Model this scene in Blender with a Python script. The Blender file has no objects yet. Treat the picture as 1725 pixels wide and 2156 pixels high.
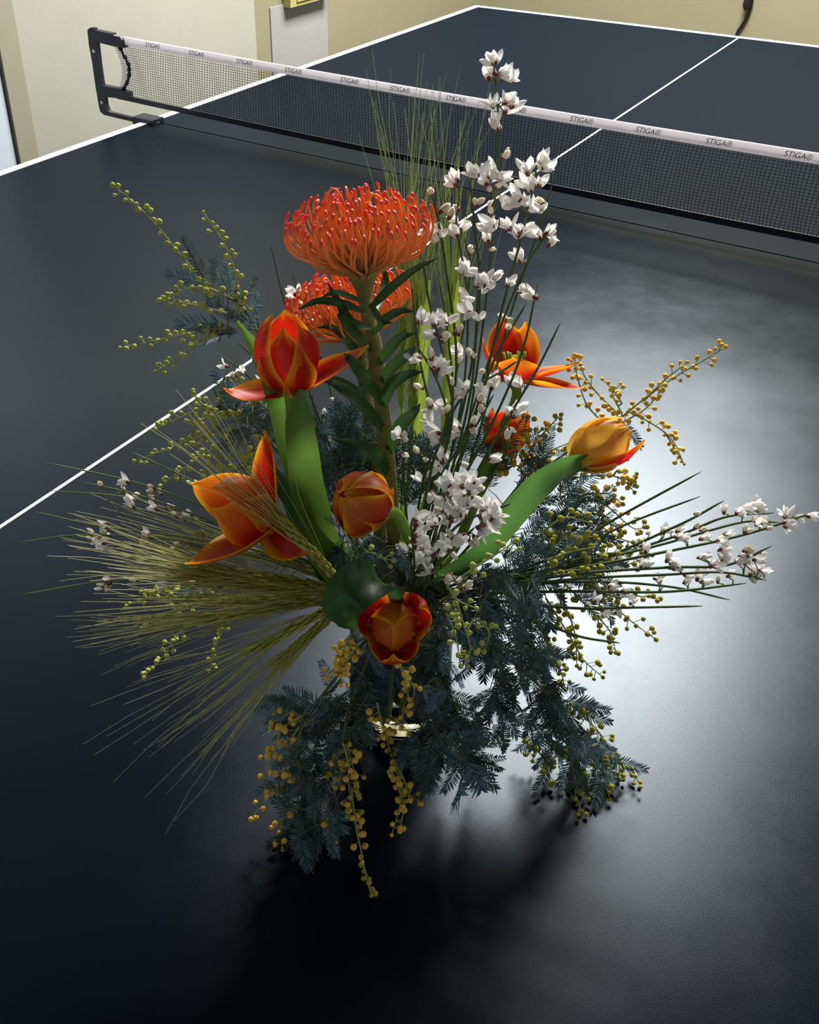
import bpy, math, random
from mathutils import Vector, Matrix

# ------------------------------------------------------------------ camera, light, exposure
ZT = 0.76                                    # height of the table top above the floor
scene = bpy.context.scene
COL = scene.collection
FPX, IW, IH = 2131.9, 1725.0, 2156.0
CX, CY = IW / 2 - 88.03, IH / 2 - 234.69
CAM = Vector((0.6588, -1.4122, 0.5698 + ZT))
RIGHT = Vector((0.84036860, 0.54201532, 0.00009221))
DOWN = Vector((0.28492592, -0.44161915, -0.85075834))
FWD = Vector((-0.46108333, 0.71497687, -0.52555707))
cam_d = bpy.data.cameras.new('camera')
cam = bpy.data.objects.new('camera', cam_d)
COL.objects.link(cam)
cam_d.sensor_fit = 'HORIZONTAL'
cam_d.sensor_width = 36.0
cam_d.lens = 36.0 * FPX / IW
cam_d.shift_x = 88.03 / IW
cam_d.shift_y = -234.69 / IW
cam_d.clip_start = 0.02
m3 = Matrix((RIGHT, -DOWN, -FWD)).transposed()
cam.matrix_world = Matrix.Translation(CAM) @ m3.to_4x4()
scene.camera = cam

scene.view_settings.view_transform = 'Standard'
scene.view_settings.look = 'None'
scene.view_settings.gamma = 1.0
scene.view_settings.use_curve_mapping = False
scene.view_settings.exposure = 0.08

world = bpy.data.worlds.new('dim_room_air')
scene.world = world
world.use_nodes = True
wbg = world.node_tree.nodes['Background']
wbg.inputs[0].default_value = (0.80, 0.90, 1.0, 1)
wbg.inputs[1].default_value = 0.48

WIN_X0, WIN_X1, WIN_Y0, WIN_Y1 = -0.50, 0.24, 0.42, 1.85     # skylight in the ceiling over the far half of the table
CEIL = ZT + 1.95
WALL_Y = 2.45
ld = bpy.data.lights.new('skylight_daylight', 'AREA')
ld.shape = 'RECTANGLE'
ld.size = WIN_X1 - WIN_X0
ld.size_y = WIN_Y1 - WIN_Y0
ld.energy = 262.0
ld.color = (1.0, 0.985, 0.955)
lo = bpy.data.objects.new('skylight_daylight', ld)
COL.objects.link(lo)
lo.location = ((WIN_X0 + WIN_X1) / 2, (WIN_Y0 + WIN_Y1) / 2, CEIL + 0.002)      # an area light faces down

# second window, in the side wall out of view: it lights the far wall and the left wall
RWALL_X, RW_Y0, RW_Y1, RW_Z0, RW_Z1 = 2.3, -0.4, 1.2, ZT + 0.4, ZT + 1.6
l2 = bpy.data.lights.new('side_window_daylight', 'AREA')
l2.shape = 'RECTANGLE'; l2.size = RW_Z1 - RW_Z0; l2.size_y = RW_Y1 - RW_Y0
l2.energy = 12.0; l2.color = (0.95, 0.98, 1.0)
lo2 = bpy.data.objects.new('side_window_daylight', l2)
COL.objects.link(lo2)
lo2.location = (RWALL_X - 0.01, (RW_Y0 + RW_Y1) / 2, (RW_Z0 + RW_Z1) / 2)
lo2.rotation_euler = (0, math.radians(90), 0)      # facing -x, into the room

# ------------------------------------------------------------------ helpers
VASE = Vector((0.4078, -0.9805, ZT))
HF = Vector((FWD.x, FWD.y, 0)).normalized()
HDIST = HF.dot(Vector((VASE.x - CAM.x, VASE.y - CAM.y, 0)))
UP = Vector((0, 0, 1))
TOCAM = -HF

def ray(px, py):
    return RIGHT * ((px - CX) / FPX) + DOWN * ((py - CY) / FPX) + FWD

def P(px, py, dep=0.0, zmin=0.004):
    """point of the bouquet: on the upright plane that lies dep in front of the vase axis"""
    d = ray(px, py)
    t = (HDIST - dep) / HF.dot(d)
    p = CAM + d * t
    if p.z < ZT + zmin:
        t = (ZT + zmin - CAM.z) / d.z
        p = CAM + d * t
    return p

def on_plane(px, py, axis, value):
    d = ray(px, py)
    t = (value - CAM[axis]) / d[axis]
    return CAM + d * t

def to_px(p):
    q = p - CAM
    z = FWD.dot(q)
    return (CX + FPX * RIGHT.dot(q) / z, CY + FPX * DOWN.dot(q) / z)

def srgb(r, g, b):
    def f(c):
        c /= 255.0
        return c / 12.92 if c <= 0.04045 else ((c + 0.055) / 1.055) ** 2.4
    return (f(r), f(g), f(b))

def lerp(a, b, t):
    return tuple(x + (y - x) * t for x, y in zip(a, b))

def sstep(a, b, x):
    t = max(0.0, min(1.0, (x - a) / (b - a)))
    return t * t * (3 - 2 * t)

def spline(pts, n):
    """Catmull-Rom through pts, n samples"""
    pts = [Vector(p) for p in pts]
    if len(pts) == 2:
        return [pts[0].lerp(pts[1], i / (n - 1)) for i in range(n)]
    q = [pts[0] * 2 - pts[1]] + pts + [pts[-1] * 2 - pts[-2]]
    seg = len(pts) - 1
    out = []
    for i in range(n):
        s = i / (n - 1) * seg
        k = min(int(s), seg - 1)
        t = s - k
        a, b, c, d = q[k], q[k + 1], q[k + 2], q[k + 3]
        out.append(0.5 * ((2 * b) + (c - a) * t + (2 * a - 5 * b + 4 * c - d) * t * t + (3 * b - a - 3 * c + d) * t ** 3))
    return out

class MB:
    def __init__(self):
        self.v, self.f, self.c, self.m = [], [], [], []
    def add(self, verts, faces, col=None, mi=0):
        o = len(self.v)
        self.v += [tuple(v) for v in verts]
        self.f += [tuple(i + o for i in f) for f in faces]
        self.m += [mi] * len(faces)
        if col is None:
            col = (1, 1, 1)
        if isinstance(col, list):
            self.c += col
        else:
            self.c += [col] * len(verts)
    def box(self, a, b, col=None, mi=0):
        x0, y0, z0 = a; x1, y1, z1 = b
        self.add([(x0, y0, z0), (x1, y0, z0), (x1, y1, z0), (x0, y1, z0), (x0, y0, z1), (x1, y0, z1), (x1, y1, z1), (x0, y1, z1)],
                 [(0, 3, 2, 1), (4, 5, 6, 7), (0, 1, 5, 4), (1, 2, 6, 5), (2, 3, 7, 6), (3, 0, 4, 7)], col, mi)
    def tube(self, path, rad, sides=5, col=None, mi=0, flat=1.0, cap=True):
        n = len(path)
        if not isinstance(rad, (list, tuple)):
            rad = [rad] * n
        T = (path[1] - path[0]).normalized()
        ref = Vector((0, 0, 1)) if abs(T.z) < 0.9 else Vector((1, 0, 0))
        N = (ref - T * ref.dot(T)).normalized()
        vs, cs = [], []
        for i, p in enumerate(path):
            T = (path[min(i + 1, n - 1)] - path[max(i - 1, 0)])
            T = T.normalized() if T.length > 1e-9 else Vector((0, 0, 1))
            N = (N - T * N.dot(T))
            N = N.normalized() if N.length > 1e-9 else T.orthogonal().normalized()
            B = T.cross(N)
            for k in range(sides):
                a = 2 * math.pi * k / sides
                vs.append(p + (N * math.cos(a) + B * math.sin(a) * flat) * rad[i])
                if isinstance(col, list):
                    cs.append(col[i])
        fs = []
        for i in range(n - 1):
            for k in range(sides):
                k2 = (k + 1) % sides
                fs.append((i * sides + k, i * sides + k2, (i + 1) * sides + k2, (i + 1) * sides + k))
        if cap:
            fs.append(tuple(range(sides - 1, -1, -1)))
            fs.append(tuple((n - 1) * sides + k for k in range(sides)))
        self.add(vs, fs, cs if isinstance(col, list) else col, mi)
    def grid(self, rows, cols=None, mi=0):
        n, m = len(rows), len(rows[0])
        vs = [p for r in rows for p in r]
        fs = [(i * m + j, i * m + j + 1, (i + 1) * m + j + 1, (i + 1) * m + j) for i in range(n - 1) for j in range(m - 1)]
        self.add(vs, fs, [c for r in cols for c in r] if cols else None, mi)
    def lathe(self, prof, n=24, col=None, mi=0, closed=False):
        vs, fs = [], []
        for r, z in prof:
            for k in range(n):
                a = 2 * math.pi * k / n
                vs.append((r * math.cos(a), r * math.sin(a), z))
        m = len(prof)
        for i in range(m if closed else m - 1):
            i2 = (i + 1) % m
            for k in range(n):
                k2 = (k + 1) % n
                fs.append((i * n + k, i * n + k2, i2 * n + k2, i2 * n + k))
        self.add(vs, fs, col, mi)
    def mesh(self, name, mats, smooth=True):
        me = bpy.data.meshes.new(name)
        me.from_pydata(self.v, [], self.f)
        at = me.color_attributes.new('Col', 'FLOAT_COLOR', 'POINT')
        flat = []
        for c in self.c:
            flat += [c[0], c[1], c[2], 1.0]
        at.data.foreach_set('color', flat)
        for m in (mats if isinstance(mats, (list, tuple)) else [mats]):
            me.materials.append(m)
        me.polygons.foreach_set('material_index', self.m)
        if smooth:
            me.polygons.foreach_set('use_smooth', [True] * len(self.f))
        me.update()
        return me

WM = {}
def link(o, parent=None, M=None):
    """link o with world matrix M under parent"""
    COL.objects.link(o)
    M = M if M is not None else Matrix.Identity(4)
    if parent is not None:
        o.parent = parent
        o.matrix_basis = WM[parent].inverted() @ M
    else:
        o.matrix_basis = M
    WM[o] = M
    return o

def tag(o, label=None, cat=None, group=None, kind=None):
    if label: o['label'] = label
    if cat: o['category'] = cat
    if group: o['group'] = group
    if kind: o['kind'] = kind
    return o

def thing(name, label, cat, loc, group=None):
    o = bpy.data.objects.new(name, None)
    o.empty_display_size = 0.01
    link(o, None, Matrix.Translation(loc))
    return tag(o, label, cat, group)

def part(name, mb_or_me, mats, parent=None, M=None, smooth=True):
    me = mb_or_me.mesh(name, mats, smooth) if isinstance(mb_or_me, MB) else mb_or_me
    o = bpy.data.objects.new(name, me)
    return link(o, parent, M)

def wpart(name, mb, mats, parent, smooth=True):
    """part whose mesh was written in world coordinates: moved to the thing's origin"""
    off = WM[parent].translation if parent is not None else Vector((0, 0, 0))
    mb.v = [(x - off.x, y - off.y, z - off.z) for x, y, z in mb.v]
    return part(name, mb, mats, parent, Matrix.Translation(off), smooth)

def frame(origin, zdir, xhint, scale=1.0):
    Z = zdir.normalized()
    X = xhint - Z * xhint.dot(Z)
    if X.length < 1e-4:
        X = Z.orthogonal()
    X.normalize()
    Y = Z.cross(X)
    M = Matrix((X * scale, Y * scale, Z * scale)).transposed().to_4x4()
    M.translation = origin
    return M

# ------------------------------------------------------------------ materials
def mat(name, col=(0.5, 0.5, 0.5), rough=0.5, spec=0.5, vcol=False, trans=0.0, metal=0.0, noise=None, bump=None, tcol=None):
    m = bpy.data.materials.new(name)
    m.use_nodes = True
    nt = m.node_tree
    b = nt.nodes['Principled BSDF']
    out = nt.nodes['Material Output']
    b.inputs['Base Color'].default_value = (*col, 1)
    b.inputs['Roughness'].default_value = rough
    b.inputs['Specular IOR Level'].default_value = spec
    b.inputs['Metallic'].default_value = metal
    src = None
    if vcol:
        a = nt.nodes.new('ShaderNodeVertexColor'); a.layer_name = 'Col'
        src = a.outputs[0]
    if noise:
        sc, amt = noise
        tc = nt.nodes.new('ShaderNodeTexCoord')
        n = nt.nodes.new('ShaderNodeTexNoise'); n.inputs['Scale'].default_value = sc; n.inputs['Detail'].default_value = 4
        nt.links.new(tc.outputs['Object'], n.inputs['Vector'])
        r = nt.nodes.new('ShaderNodeMapRange')
        r.inputs[1].default_value = 0.3; r.inputs[2].default_value = 0.7
        r.inputs[3].default_value = 1 - amt; r.inputs[4].default_value = 1 + amt
        nt.links.new(n.outputs[0], r.inputs[0])
        mx = nt.nodes.new('ShaderNodeMix'); mx.data_type = 'RGBA'; mx.blend_type = 'MULTIPLY'
        mx.inputs[0].default_value = 1.0
        if src: nt.links.new(src, mx.inputs[6])
        else: mx.inputs[6].default_value = (*col, 1)
        nt.links.new(r.outputs[0], mx.inputs[7])
        src = mx.outputs[2]
    if src: nt.links.new(src, b.inputs['Base Color'])
    if bump:
        tc = nt.nodes.new('ShaderNodeTexCoord')
        n = nt.nodes.new('ShaderNodeTexNoise'); n.inputs['Scale'].default_value = bump[0]; n.inputs['Detail'].default_value = 3
        nt.links.new(tc.outputs['Object'], n.inputs['Vector'])
        bp = nt.nodes.new('ShaderNodeBump'); bp.inputs['Strength'].default_value = bump[1]; bp.inputs['Distance'].default_value = bump[2]
        nt.links.new(n.outputs[0], bp.inputs['Height'])
        nt.links.new(bp.outputs[0], b.inputs['Normal'])
    if trans > 0:
        t = nt.nodes.new('ShaderNodeBsdfTranslucent')
        if src: nt.links.new(src, t.inputs['Color'])
        else: t.inputs['Color'].default_value = (*(tcol or col), 1)
        ms = nt.nodes.new('ShaderNodeMixShader'); ms.inputs[0].default_value = trans
        nt.links.new(b.outputs[0], ms.inputs[1]); nt.links.new(t.outputs[0], ms.inputs[2])
        nt.links.new(ms.outputs[0], out.inputs['Surface'])
    return m

M_petal = mat('tulip_petal', rough=0.45, spec=0.35, vcol=True, trans=0.45)
M_tstem = mat('tulip_stem', srgb(120, 150, 50), 0.5, 0.4, trans=0.15)
M_tleaf = mat('tulip_leaf', srgb(78, 128, 40), 0.42, 0.45, trans=0.45, vcol=True, noise=(60, 0.12))
M_pstem = mat('pincushion_stem', srgb(118, 112, 58), 0.6, 0.3, noise=(250, 0.25))
M_pleaf = mat('pincushion_leaf', srgb(44, 72, 34), 0.45, 0.4, trans=0.25, vcol=True)
M_style = mat('pincushion_style', rough=0.4, spec=0.4, vcol=True, trans=0.25)
M_bstem = mat('broom_stem', srgb(62, 80, 40), 0.55, 0.35, vcol=True)
M_white = mat('broom_petal', srgb(236, 232, 228), 0.5, 0.3, trans=0.42, vcol=True)
M_calyx = mat('broom_calyx', srgb(112, 56, 44), 0.5, 0.3)
M_mstem = mat('mimosa_stem', srgb(120, 132, 70), 0.55, 0.3, vcol=True)
M_frond = mat('mimosa_leaf', rough=0.55, spec=0.35, vcol=True, trans=0.22)
M_ball = {k: mat('mimosa_ball_' + k, srgb(*c), 0.8, 0.15, noise=(900, 0.35), trans=0.1) for k, c in
          dict(yellow=(232, 192, 84), olive=(170, 162, 66), green=(178, 184, 98)).items()}
M_awn = mat('grass_awn', rough=0.45, spec=0.4, vcol=True, trans=0.3)
M_black = mat('black_steel', srgb(22, 24, 32), 0.45, 0.4)
M_tape = mat('white_tape', srgb(244, 240, 242), 0.6, 0.3, trans=0.4)
M_print = mat('dark_print', srgb(34, 36, 46), 0.6, 0.3)
M_cord = mat('net_cord', srgb(28, 34, 40), 0.7, 0.2)
M_cable = mat('cable_rubber', srgb(14, 14, 14), 0.5, 0.4)
M_line = mat('white_line', srgb(235, 240, 245), 0.4, 0.4)
M_edge = mat('table_edge', srgb(225, 230, 236), 0.45, 0.4)
M_steel = mat('leg_steel', srgb(40, 42, 48), 0.4, 0.5, metal=0.4)

def wall_mat(name, col):
    return mat(name, col, 0.85, 0.2, noise=(3.0, 0.05), bump=(60, 0.15, 0.002))
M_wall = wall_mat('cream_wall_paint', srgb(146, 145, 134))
M_wall_shaded = wall_mat('cream_wall_paint_shaded', srgb(124, 118, 94))  # cream paint with shade put into its colour, for the less lit walls
M_patch = wall_mat('pale_plaster_patch', srgb(134, 134, 132))
M_door = mat('white_door_paint', srgb(176, 184, 194), 0.5, 0.4)
M_floor = mat('grey_floor', srgb(110, 108, 104), 0.6, 0.3, noise=(5, 0.1))
M_olive = mat('olive_fixture', srgb(150, 142, 90), 0.6, 0.3)
M_frame_w = mat('window_frame_paint', srgb(220, 220, 215), 0.5, 0.4)

def table_mat():
    """dark paint under a satin lacquer: diffuse navy below, a soft Beckmann gloss on top"""
    m = bpy.data.materials.new('table_top_paint')
    m.use_nodes = True
    nt = m.node_tree
    nt.nodes.remove(nt.nodes['Principled BSDF'])
    out = nt.nodes['Material Output']
    df = nt.nodes.new('ShaderNodeBsdfDiffuse'); df.inputs['Color'].default_value = (0.0030, 0.0050, 0.0095, 1)
    gl = nt.nodes.new('ShaderNodeBsdfAnisotropic'); gl.distribution = 'BECKMANN'
    gl.inputs['Color'].default_value = (0.84, 0.93, 1.0, 1)
    fr = nt.nodes.new('ShaderNodeFresnel'); fr.inputs['IOR'].default_value = 1.28
    mx = nt.nodes.new('ShaderNodeMixShader')
    mn = nt.nodes.new('ShaderNodeMath'); mn.operation = 'MINIMUM'; mn.inputs[1].default_value = 0.050   # non-physical cap on the gloss, keeps the wall reflections dim at grazing angles
    nt.links.new(fr.outputs[0], mn.inputs[0]); nt.links.new(mn.outputs[0], mx.inputs[0]); nt.links.new(df.outputs[0], mx.inputs[1]); nt.links.new(gl.outputs[0], mx.inputs[2])
    nt.links.new(mx.outputs[0], out.inputs['Surface'])
    tc = nt.nodes.new('ShaderNodeTexCoord')
    n1 = nt.nodes.new('ShaderNodeTexNoise'); n1.inputs['Scale'].default_value = 9; n1.inputs['Detail'].default_value = 7
    n1.inputs['Roughness'].default_value = 0.75
    r = nt.nodes.new('ShaderNodeMapRange')
    r.inputs[1].default_value = 0.3; r.inputs[2].default_value = 0.7
    r.inputs[3].default_value = TABLE_ROUGH - 0.02; r.inputs[4].default_value = TABLE_ROUGH + 0.025
    nt.links.new(tc.outputs['Object'], n1.inputs['Vector']); nt.links.new(n1.outputs[0], r.inputs[0])
    nt.links.new(r.outputs[0], gl.inputs['Roughness'])
    n2 = nt.nodes.new('ShaderNodeTexNoise'); n2.inputs['Scale'].default_value = 1300; n2.inputs['Detail'].default_value = 2
    bp = nt.nodes.new('ShaderNodeBump'); bp.inputs['Strength'].default_value = 0.09; bp.inputs['Distance'].default_value = 0.0004
    nt.links.new(tc.outputs['Object'], n2.inputs['Vector']); nt.links.new(n2.outputs[0], bp.inputs['Height'])
    nt.links.new(bp.outputs[0], gl.inputs['Normal'])
    return m
TABLE_ROUGH = 0.32
M_table = table_mat()

def glass_mat(name, col, ior, rough=0.0):
    m = bpy.data.materials.new(name)
    m.use_nodes = True
    b = m.node_tree.nodes['Principled BSDF']
    b.inputs['Base Color'].default_value = (*col, 1)
    b.inputs['Transmission Weight'].default_value = 1.0
    b.inputs['IOR'].default_value = ior
    b.inputs['Roughness'].default_value = rough
    return m
M_glass = glass_mat('clear_glass', (0.97, 0.99, 0.97), 1.45)
M_water = glass_mat('water', (0.985, 0.995, 0.98), 1.33)

# ------------------------------------------------------------------ the room
WX = -1.25                                   # recessed part of the left wall
WXN = -1.19                                  # thicker part of the left wall nearer the door
def struct(name, mb, m, parent=None, smooth=False):
    o = wpart(name, mb, m, parent, smooth)
    if parent is None:
        o['kind'] = 'structure'
    return o

b = MB(); b.box((WX - 0.3, -3.2, -0.06), (RWALL_X + 0.2, WALL_Y + 0.3, 0)); struct('floor', b, M_floor)
ystep = on_plane(538, 60, 0, WXN).y
TOPZ = CEIL
b = MB(); b.box((WX - 0.2, ystep, 0), (WX, WALL_Y, TOPZ)); wl = struct('wall_left', b, M_wall_shaded)
yfr1 = on_plane(52, 200, 0, WXN).y
ydoor = on_plane(22, 262, 0, WXN).y
b = MB(); b.box((WX - 0.2, ydoor + 0.008, 0), (WXN, ystep, TOPZ)); o = wpart('thick_wall', b, M_wall, wl, False)
b = MB(); b.box((WX - 0.2, -3.2, 0), (WXN - 0.03, ydoor - 1.0, TOPZ)); wpart('wall_beyond_door', b, M_wall, wl, False)
b = MB(); b.box((WX - 0.2, ydoor - 1.0, 2.06), (WXN - 0.03, ydoor + 0.008, TOPZ)); wpart('wall_above_door', b, M_wall, wl, False)
# pale rendered patch on the recessed wall
a0 = on_plane(569, 60, 0, WX); a1 = on_plane(688, 60, 0, WX)
zt_ = on_plane(640, 12, 0, WX).z
b = MB(); b.box((WX, a0.y, 0.2), (WX + 0.004, a1.y, zt_ + 0.02)); wpart('plaster_patch', b, M_patch, wl, False)
# olive box fixed above the patch
c0 = on_plane(597, 15, 0, WX + 0.004); c1 = on_plane(642, 4, 0, WX + 0.004)
b = MB(); b.box((WX + 0.004, c0.y, c0.z), (WX + 0.03, c1.y + 0.1, c0.z + 0.16))
t = thing('junction_box', 'small olive box fixed to the wall above the pale plaster patch', 'box', Vector((WX + 0.004, c0.y, c0.z)))
wpart('box_body', b, M_olive, t, False)
b = MB(); b.box((WX + 0.03, c0.y + 0.03, c0.z + 0.012), (WX + 0.034, c1.y + 0.07, c0.z + 0.15)); wpart('box_cover', b, M_olive, t, False)
# door frame and door
b = MB(); b.box((WXN, ydoor, 0), (WXN + 0.012, yfr1, 2.06))
struct('trim_1', b, wall_mat('door_casing_paint', srgb(132, 129, 112)))
b = MB(); b.box((WXN - 0.03, ydoor - 0.92, 0.01), (WXN + 0.004, ydoor - 0.006, 2.03))
dr = struct('door_1', b, M_door)
b = MB(); b.tube([Vector((WXN + 0.004, ydoor - 0.86, 1.0)), Vector((WXN + 0.05, ydoor - 0.86, 1.0)), Vector((WXN + 0.05, ydoor - 0.75, 1.0))], 0.009, 8)
wpart('door_handle', b, M_steel, dr)

# far wall, ceiling with a skylight
b = MB(); b.box((WX - 0.2, WALL_Y, 0), (RWALL_X + 0.2, WALL_Y + 0.2, TOPZ)); struct('wall_far', b, M_wall_shaded)
b = MB()
b.box((WX - 0.2, -3.2, CEIL), (WIN_X0, WALL_Y + 0.2, CEIL + 0.12))
b.box((WIN_X1, -3.2, CEIL), (RWALL_X + 0.2, WALL_Y + 0.2, CEIL + 0.12))
b.box((WIN_X0, -3.2, CEIL), (WIN_X1, WIN_Y0, CEIL + 0.12))
b.box((WIN_X0, WIN_Y1, CEIL), (WIN_X1, WALL_Y + 0.2, CEIL + 0.12))
struct('ceiling', b, wall_mat('ceiling_paint', srgb(72, 70, 66)))
b = MB()
for (x0, x1, y0, y1) in ((WIN_X0 - .05, WIN_X1 + .05, WIN_Y0 - .05, WIN_Y0), (WIN_X0 - .05, WIN_X1 + .05, WIN_Y1, WIN_Y1 + .05),
                         (WIN_X0 - .05, WIN_X0, WIN_Y0, WIN_Y1), (WIN_X1, WIN_X1 + .05, WIN_Y0, WIN_Y1)):
    b.box((x0, y0, CEIL - 0.015), (x1, y1, CEIL))
win = struct('window_1', b, M_frame_w)
b = MB()
b.box((RWALL_X, -3.2, 0), (RWALL_X + 0.2, WALL_Y, RW_Z0))
b.box((RWALL_X, -3.2, RW_Z1), (RWALL_X + 0.2, WALL_Y, TOPZ))
b.box((RWALL_X, -3.2, RW_Z0), (RWALL_X + 0.2, RW_Y0, RW_Z1))
b.box((RWALL_X, RW_Y1, RW_Z0), (RWALL_X + 0.2, WALL_Y, RW_Z1))
struct('wall_right', b, M_wall_shaded)
b = MB()
for (y0, y1, z0, z1) in ((RW_Y0 - .05, RW_Y1 + .05, RW_Z0 - .05, RW_Z0), (RW_Y0 - .05, RW_Y1 + .05, RW_Z1, RW_Z1 + .05),
                         (RW_Y0 - .05, RW_Y0, RW_Z0, RW_Z1), (RW_Y1, RW_Y1 + .05, RW_Z0, RW_Z1)):
    b.box((RWALL_X - 0.015, y0, z0), (RWALL_X, y1, z1))
struct('window_2', b, M_frame_w)

# cable hanging on the far wall
cb = [on_plane(x, y, 1, WALL_Y - 0.012) for x, y in ((1551, 75), (1560, 58), (1572, 38), (1580, 18), (1584, 0), (1585, -40), (1580, -90), (1576, -160))]
low = cb[0] + Vector((-0.02, 0, -0.35))
t = thing('power_cable', 'black cable hanging down the cream far wall behind the table', 'cable', low)
b = MB(); b.tube(spline([low, low.lerp(cb[0], 0.6) + Vector((-0.01, 0, 0))] + cb, 40), 0.0055, 8); wpart('cord', b, M_cable, t)
b = MB()
pl = [on_plane(x, y, 1, WALL_Y - 0.03) for x, y in ((1578, -50), (1577, -12), (1573, 8), (1570, 22))]
b.tube(spline(pl, 9), [0.005, 0.008, 0.011, 0.012, 0.012, 0.013, 0.013, 0.010, 0.005], 8); wpart('plug', b, M_cable, t)

# ------------------------------------------------------------------ the table
HX, HY = 0.7625, 1.37
tb = thing('table_tennis_table', 'dark navy table tennis table with white border lines and centre line', 'table', Vector((0, 0, 0)))
for s in (-1, 1):
    y0, y1 = (-HY, -0.0018) if s < 0 else (0.0018, HY)
    b = MB(); b.box((-HX + .001, y0 + (.001 if s < 0 else 0), ZT - 0.019), (HX - .001, y1 - (.001 if s > 0 else 0), ZT))
    top = wpart('table_half', b, M_table, tb, False)
    e = 0.0004
    for sx in (-1, 1):
        b = MB(); xa, xb = sorted((sx * HX, sx * (HX - 0.018))); b.box((xa, y0, ZT - 0.0005), (xb, y1, ZT + e)); wpart('side_line', b, M_line, top, False)
        b = MB(); xa, xb = sorted((sx * HX, sx * (HX - 0.0009))); b.box((xa, y0, ZT - 0.019), (xb, y1, ZT - 0.0005)); wpart('edge_band', b, M_edge, top, False)
    b = MB(); ya, yb = sorted((s * HY, s * (HY - 0.018))); b.box((-HX + 0.018, ya, ZT - 0.0005), (HX - 0.018, yb, ZT + e)); wpart('end_line', b, M_line, top, False)
    b = MB(); ya, yb = sorted((0.002 * s, s * (HY - 0.018))); b.box((-0.0019, ya, ZT - 0.0005), (0.0019, yb, ZT + e)); wpart('centre_line', b, M_line, top, False)
    b = MB()
    for sx in (-1, 1):
        b.box((sx * 0.68 - 0.012, y0 + 0.03, ZT - 0.06), (sx * 0.68 + 0.012, y1 - 0.03, ZT - 0.0195))
    for yy in (y0 + 0.06, y1 - 0.06):
        b.box((-0.668, yy - 0.012, ZT - 0.06), (0.668, yy + 0.012, ZT - 0.0195))
    wpart('apron_frame', b, M_steel, tb, False)
    for sx in (-1, 1):
        for yy in (0.15, 1.15):
            b = MB(); b.box((sx * 0.6 - 0.018, s * yy - 0.018, 0.02), (sx * 0.6 + 0.018, s * yy + 0.018, ZT - 0.02))
            lg = wpart('leg', b, M_steel, tb, False)
            b = MB(); b.box((sx * 0.6 - 0.024, s * yy - 0.024, 0.0), (sx * 0.6 + 0.024, s * yy + 0.024, 0.02)); wpart('rubber_foot', b, M_black, lg, False)

# ------------------------------------------------------------------ the net
def N2(px, py):                              # pixel -> (x, z) in the upright plane of the net
    p = on_plane(px, py, 1, 0.0)
    return p.x, p.z
nt_ = thing('table_tennis_net', 'black mesh net with white lettered top tape clamped across the table', 'net', Vector((0, 0, ZT)))
NET_TOP = ZT + 0.1525
NX = 0.835
def sag(x):
    return -0.006 * (1 - (x / NX) ** 2)
TAPE = 0.0145
BAND0, BAND1 = ZT + 0.031, ZT + 0.041
NS = 48
def ribbon(zlo, zhi, th, x0=-NX, x1=NX, wav=0.0):
    b = MB()
    for y in (-th, th):
        rows = []
        for i in range(NS + 1):
            x = x0 + (x1 - x0) * i / NS
            rows.append([(x, y, zlo + sag(x)), (x, y, (zlo + zhi) / 2 + sag(x)), (x, y, zhi + sag(x))])
        b.grid(rows)
    for zz in (zlo, zhi):
        b.grid([[(x0 + (x1 - x0) * i / NS, y, zz + sag(x0 + (x1 - x0) * i / NS)) for y in (-th, th)] for i in range(NS + 1)])
    return b
tp = wpart('top_tape', ribbon(NET_TOP - TAPE, NET_TOP, 0.0012), M_tape, nt_, False)
wpart('bottom_band', ribbon(BAND0, BAND1, 0.0012, -NX, NX), M_black, nt_, False)
rg = random.Random(5)
b = MB()
pitch = 0.0056
nv = int(2 * NX / pitch)
zt0, zt1 = BAND1, NET_TOP - TAPE * 0.55
for i in range(nv + 1):
    x = -NX + 0.004 + i * pitch
    pts = []
    for k in range(8):
        u = k / 7
        z = zt0 + (zt1 - zt0) * u + sag(x)
        xx = x + 0.008 * math.sin(x * 7) * u * u + 0.0012 * math.sin(i * 0.7 + u * 5)
        inset = 0.02 * math.sin(math.pi * u) * max(0, 1 - (NX - abs(x)) / 0.08)
        pts.append(Vector((xx - math.copysign(inset, x), 0, z)))
    b.tube(pts, 0.00042, 3, cap=False)
nh = 23
for j in range(nh):
    u = (j + 0.5) / nh
    inset = 0.022 * math.sin(math.pi * u)
    pts = [Vector((x, 0, zt0 + (zt1 - zt0) * u + sag(x))) for x in [(-NX + inset) + (2 * NX - 2 * inset) * i / NS for i in range(NS + 1)]]
    b.tube(pts, 0.00042, 3, cap=False)
tag(wpart('net_mesh', b, M_cord, nt_, False), kind='stuff')

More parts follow.
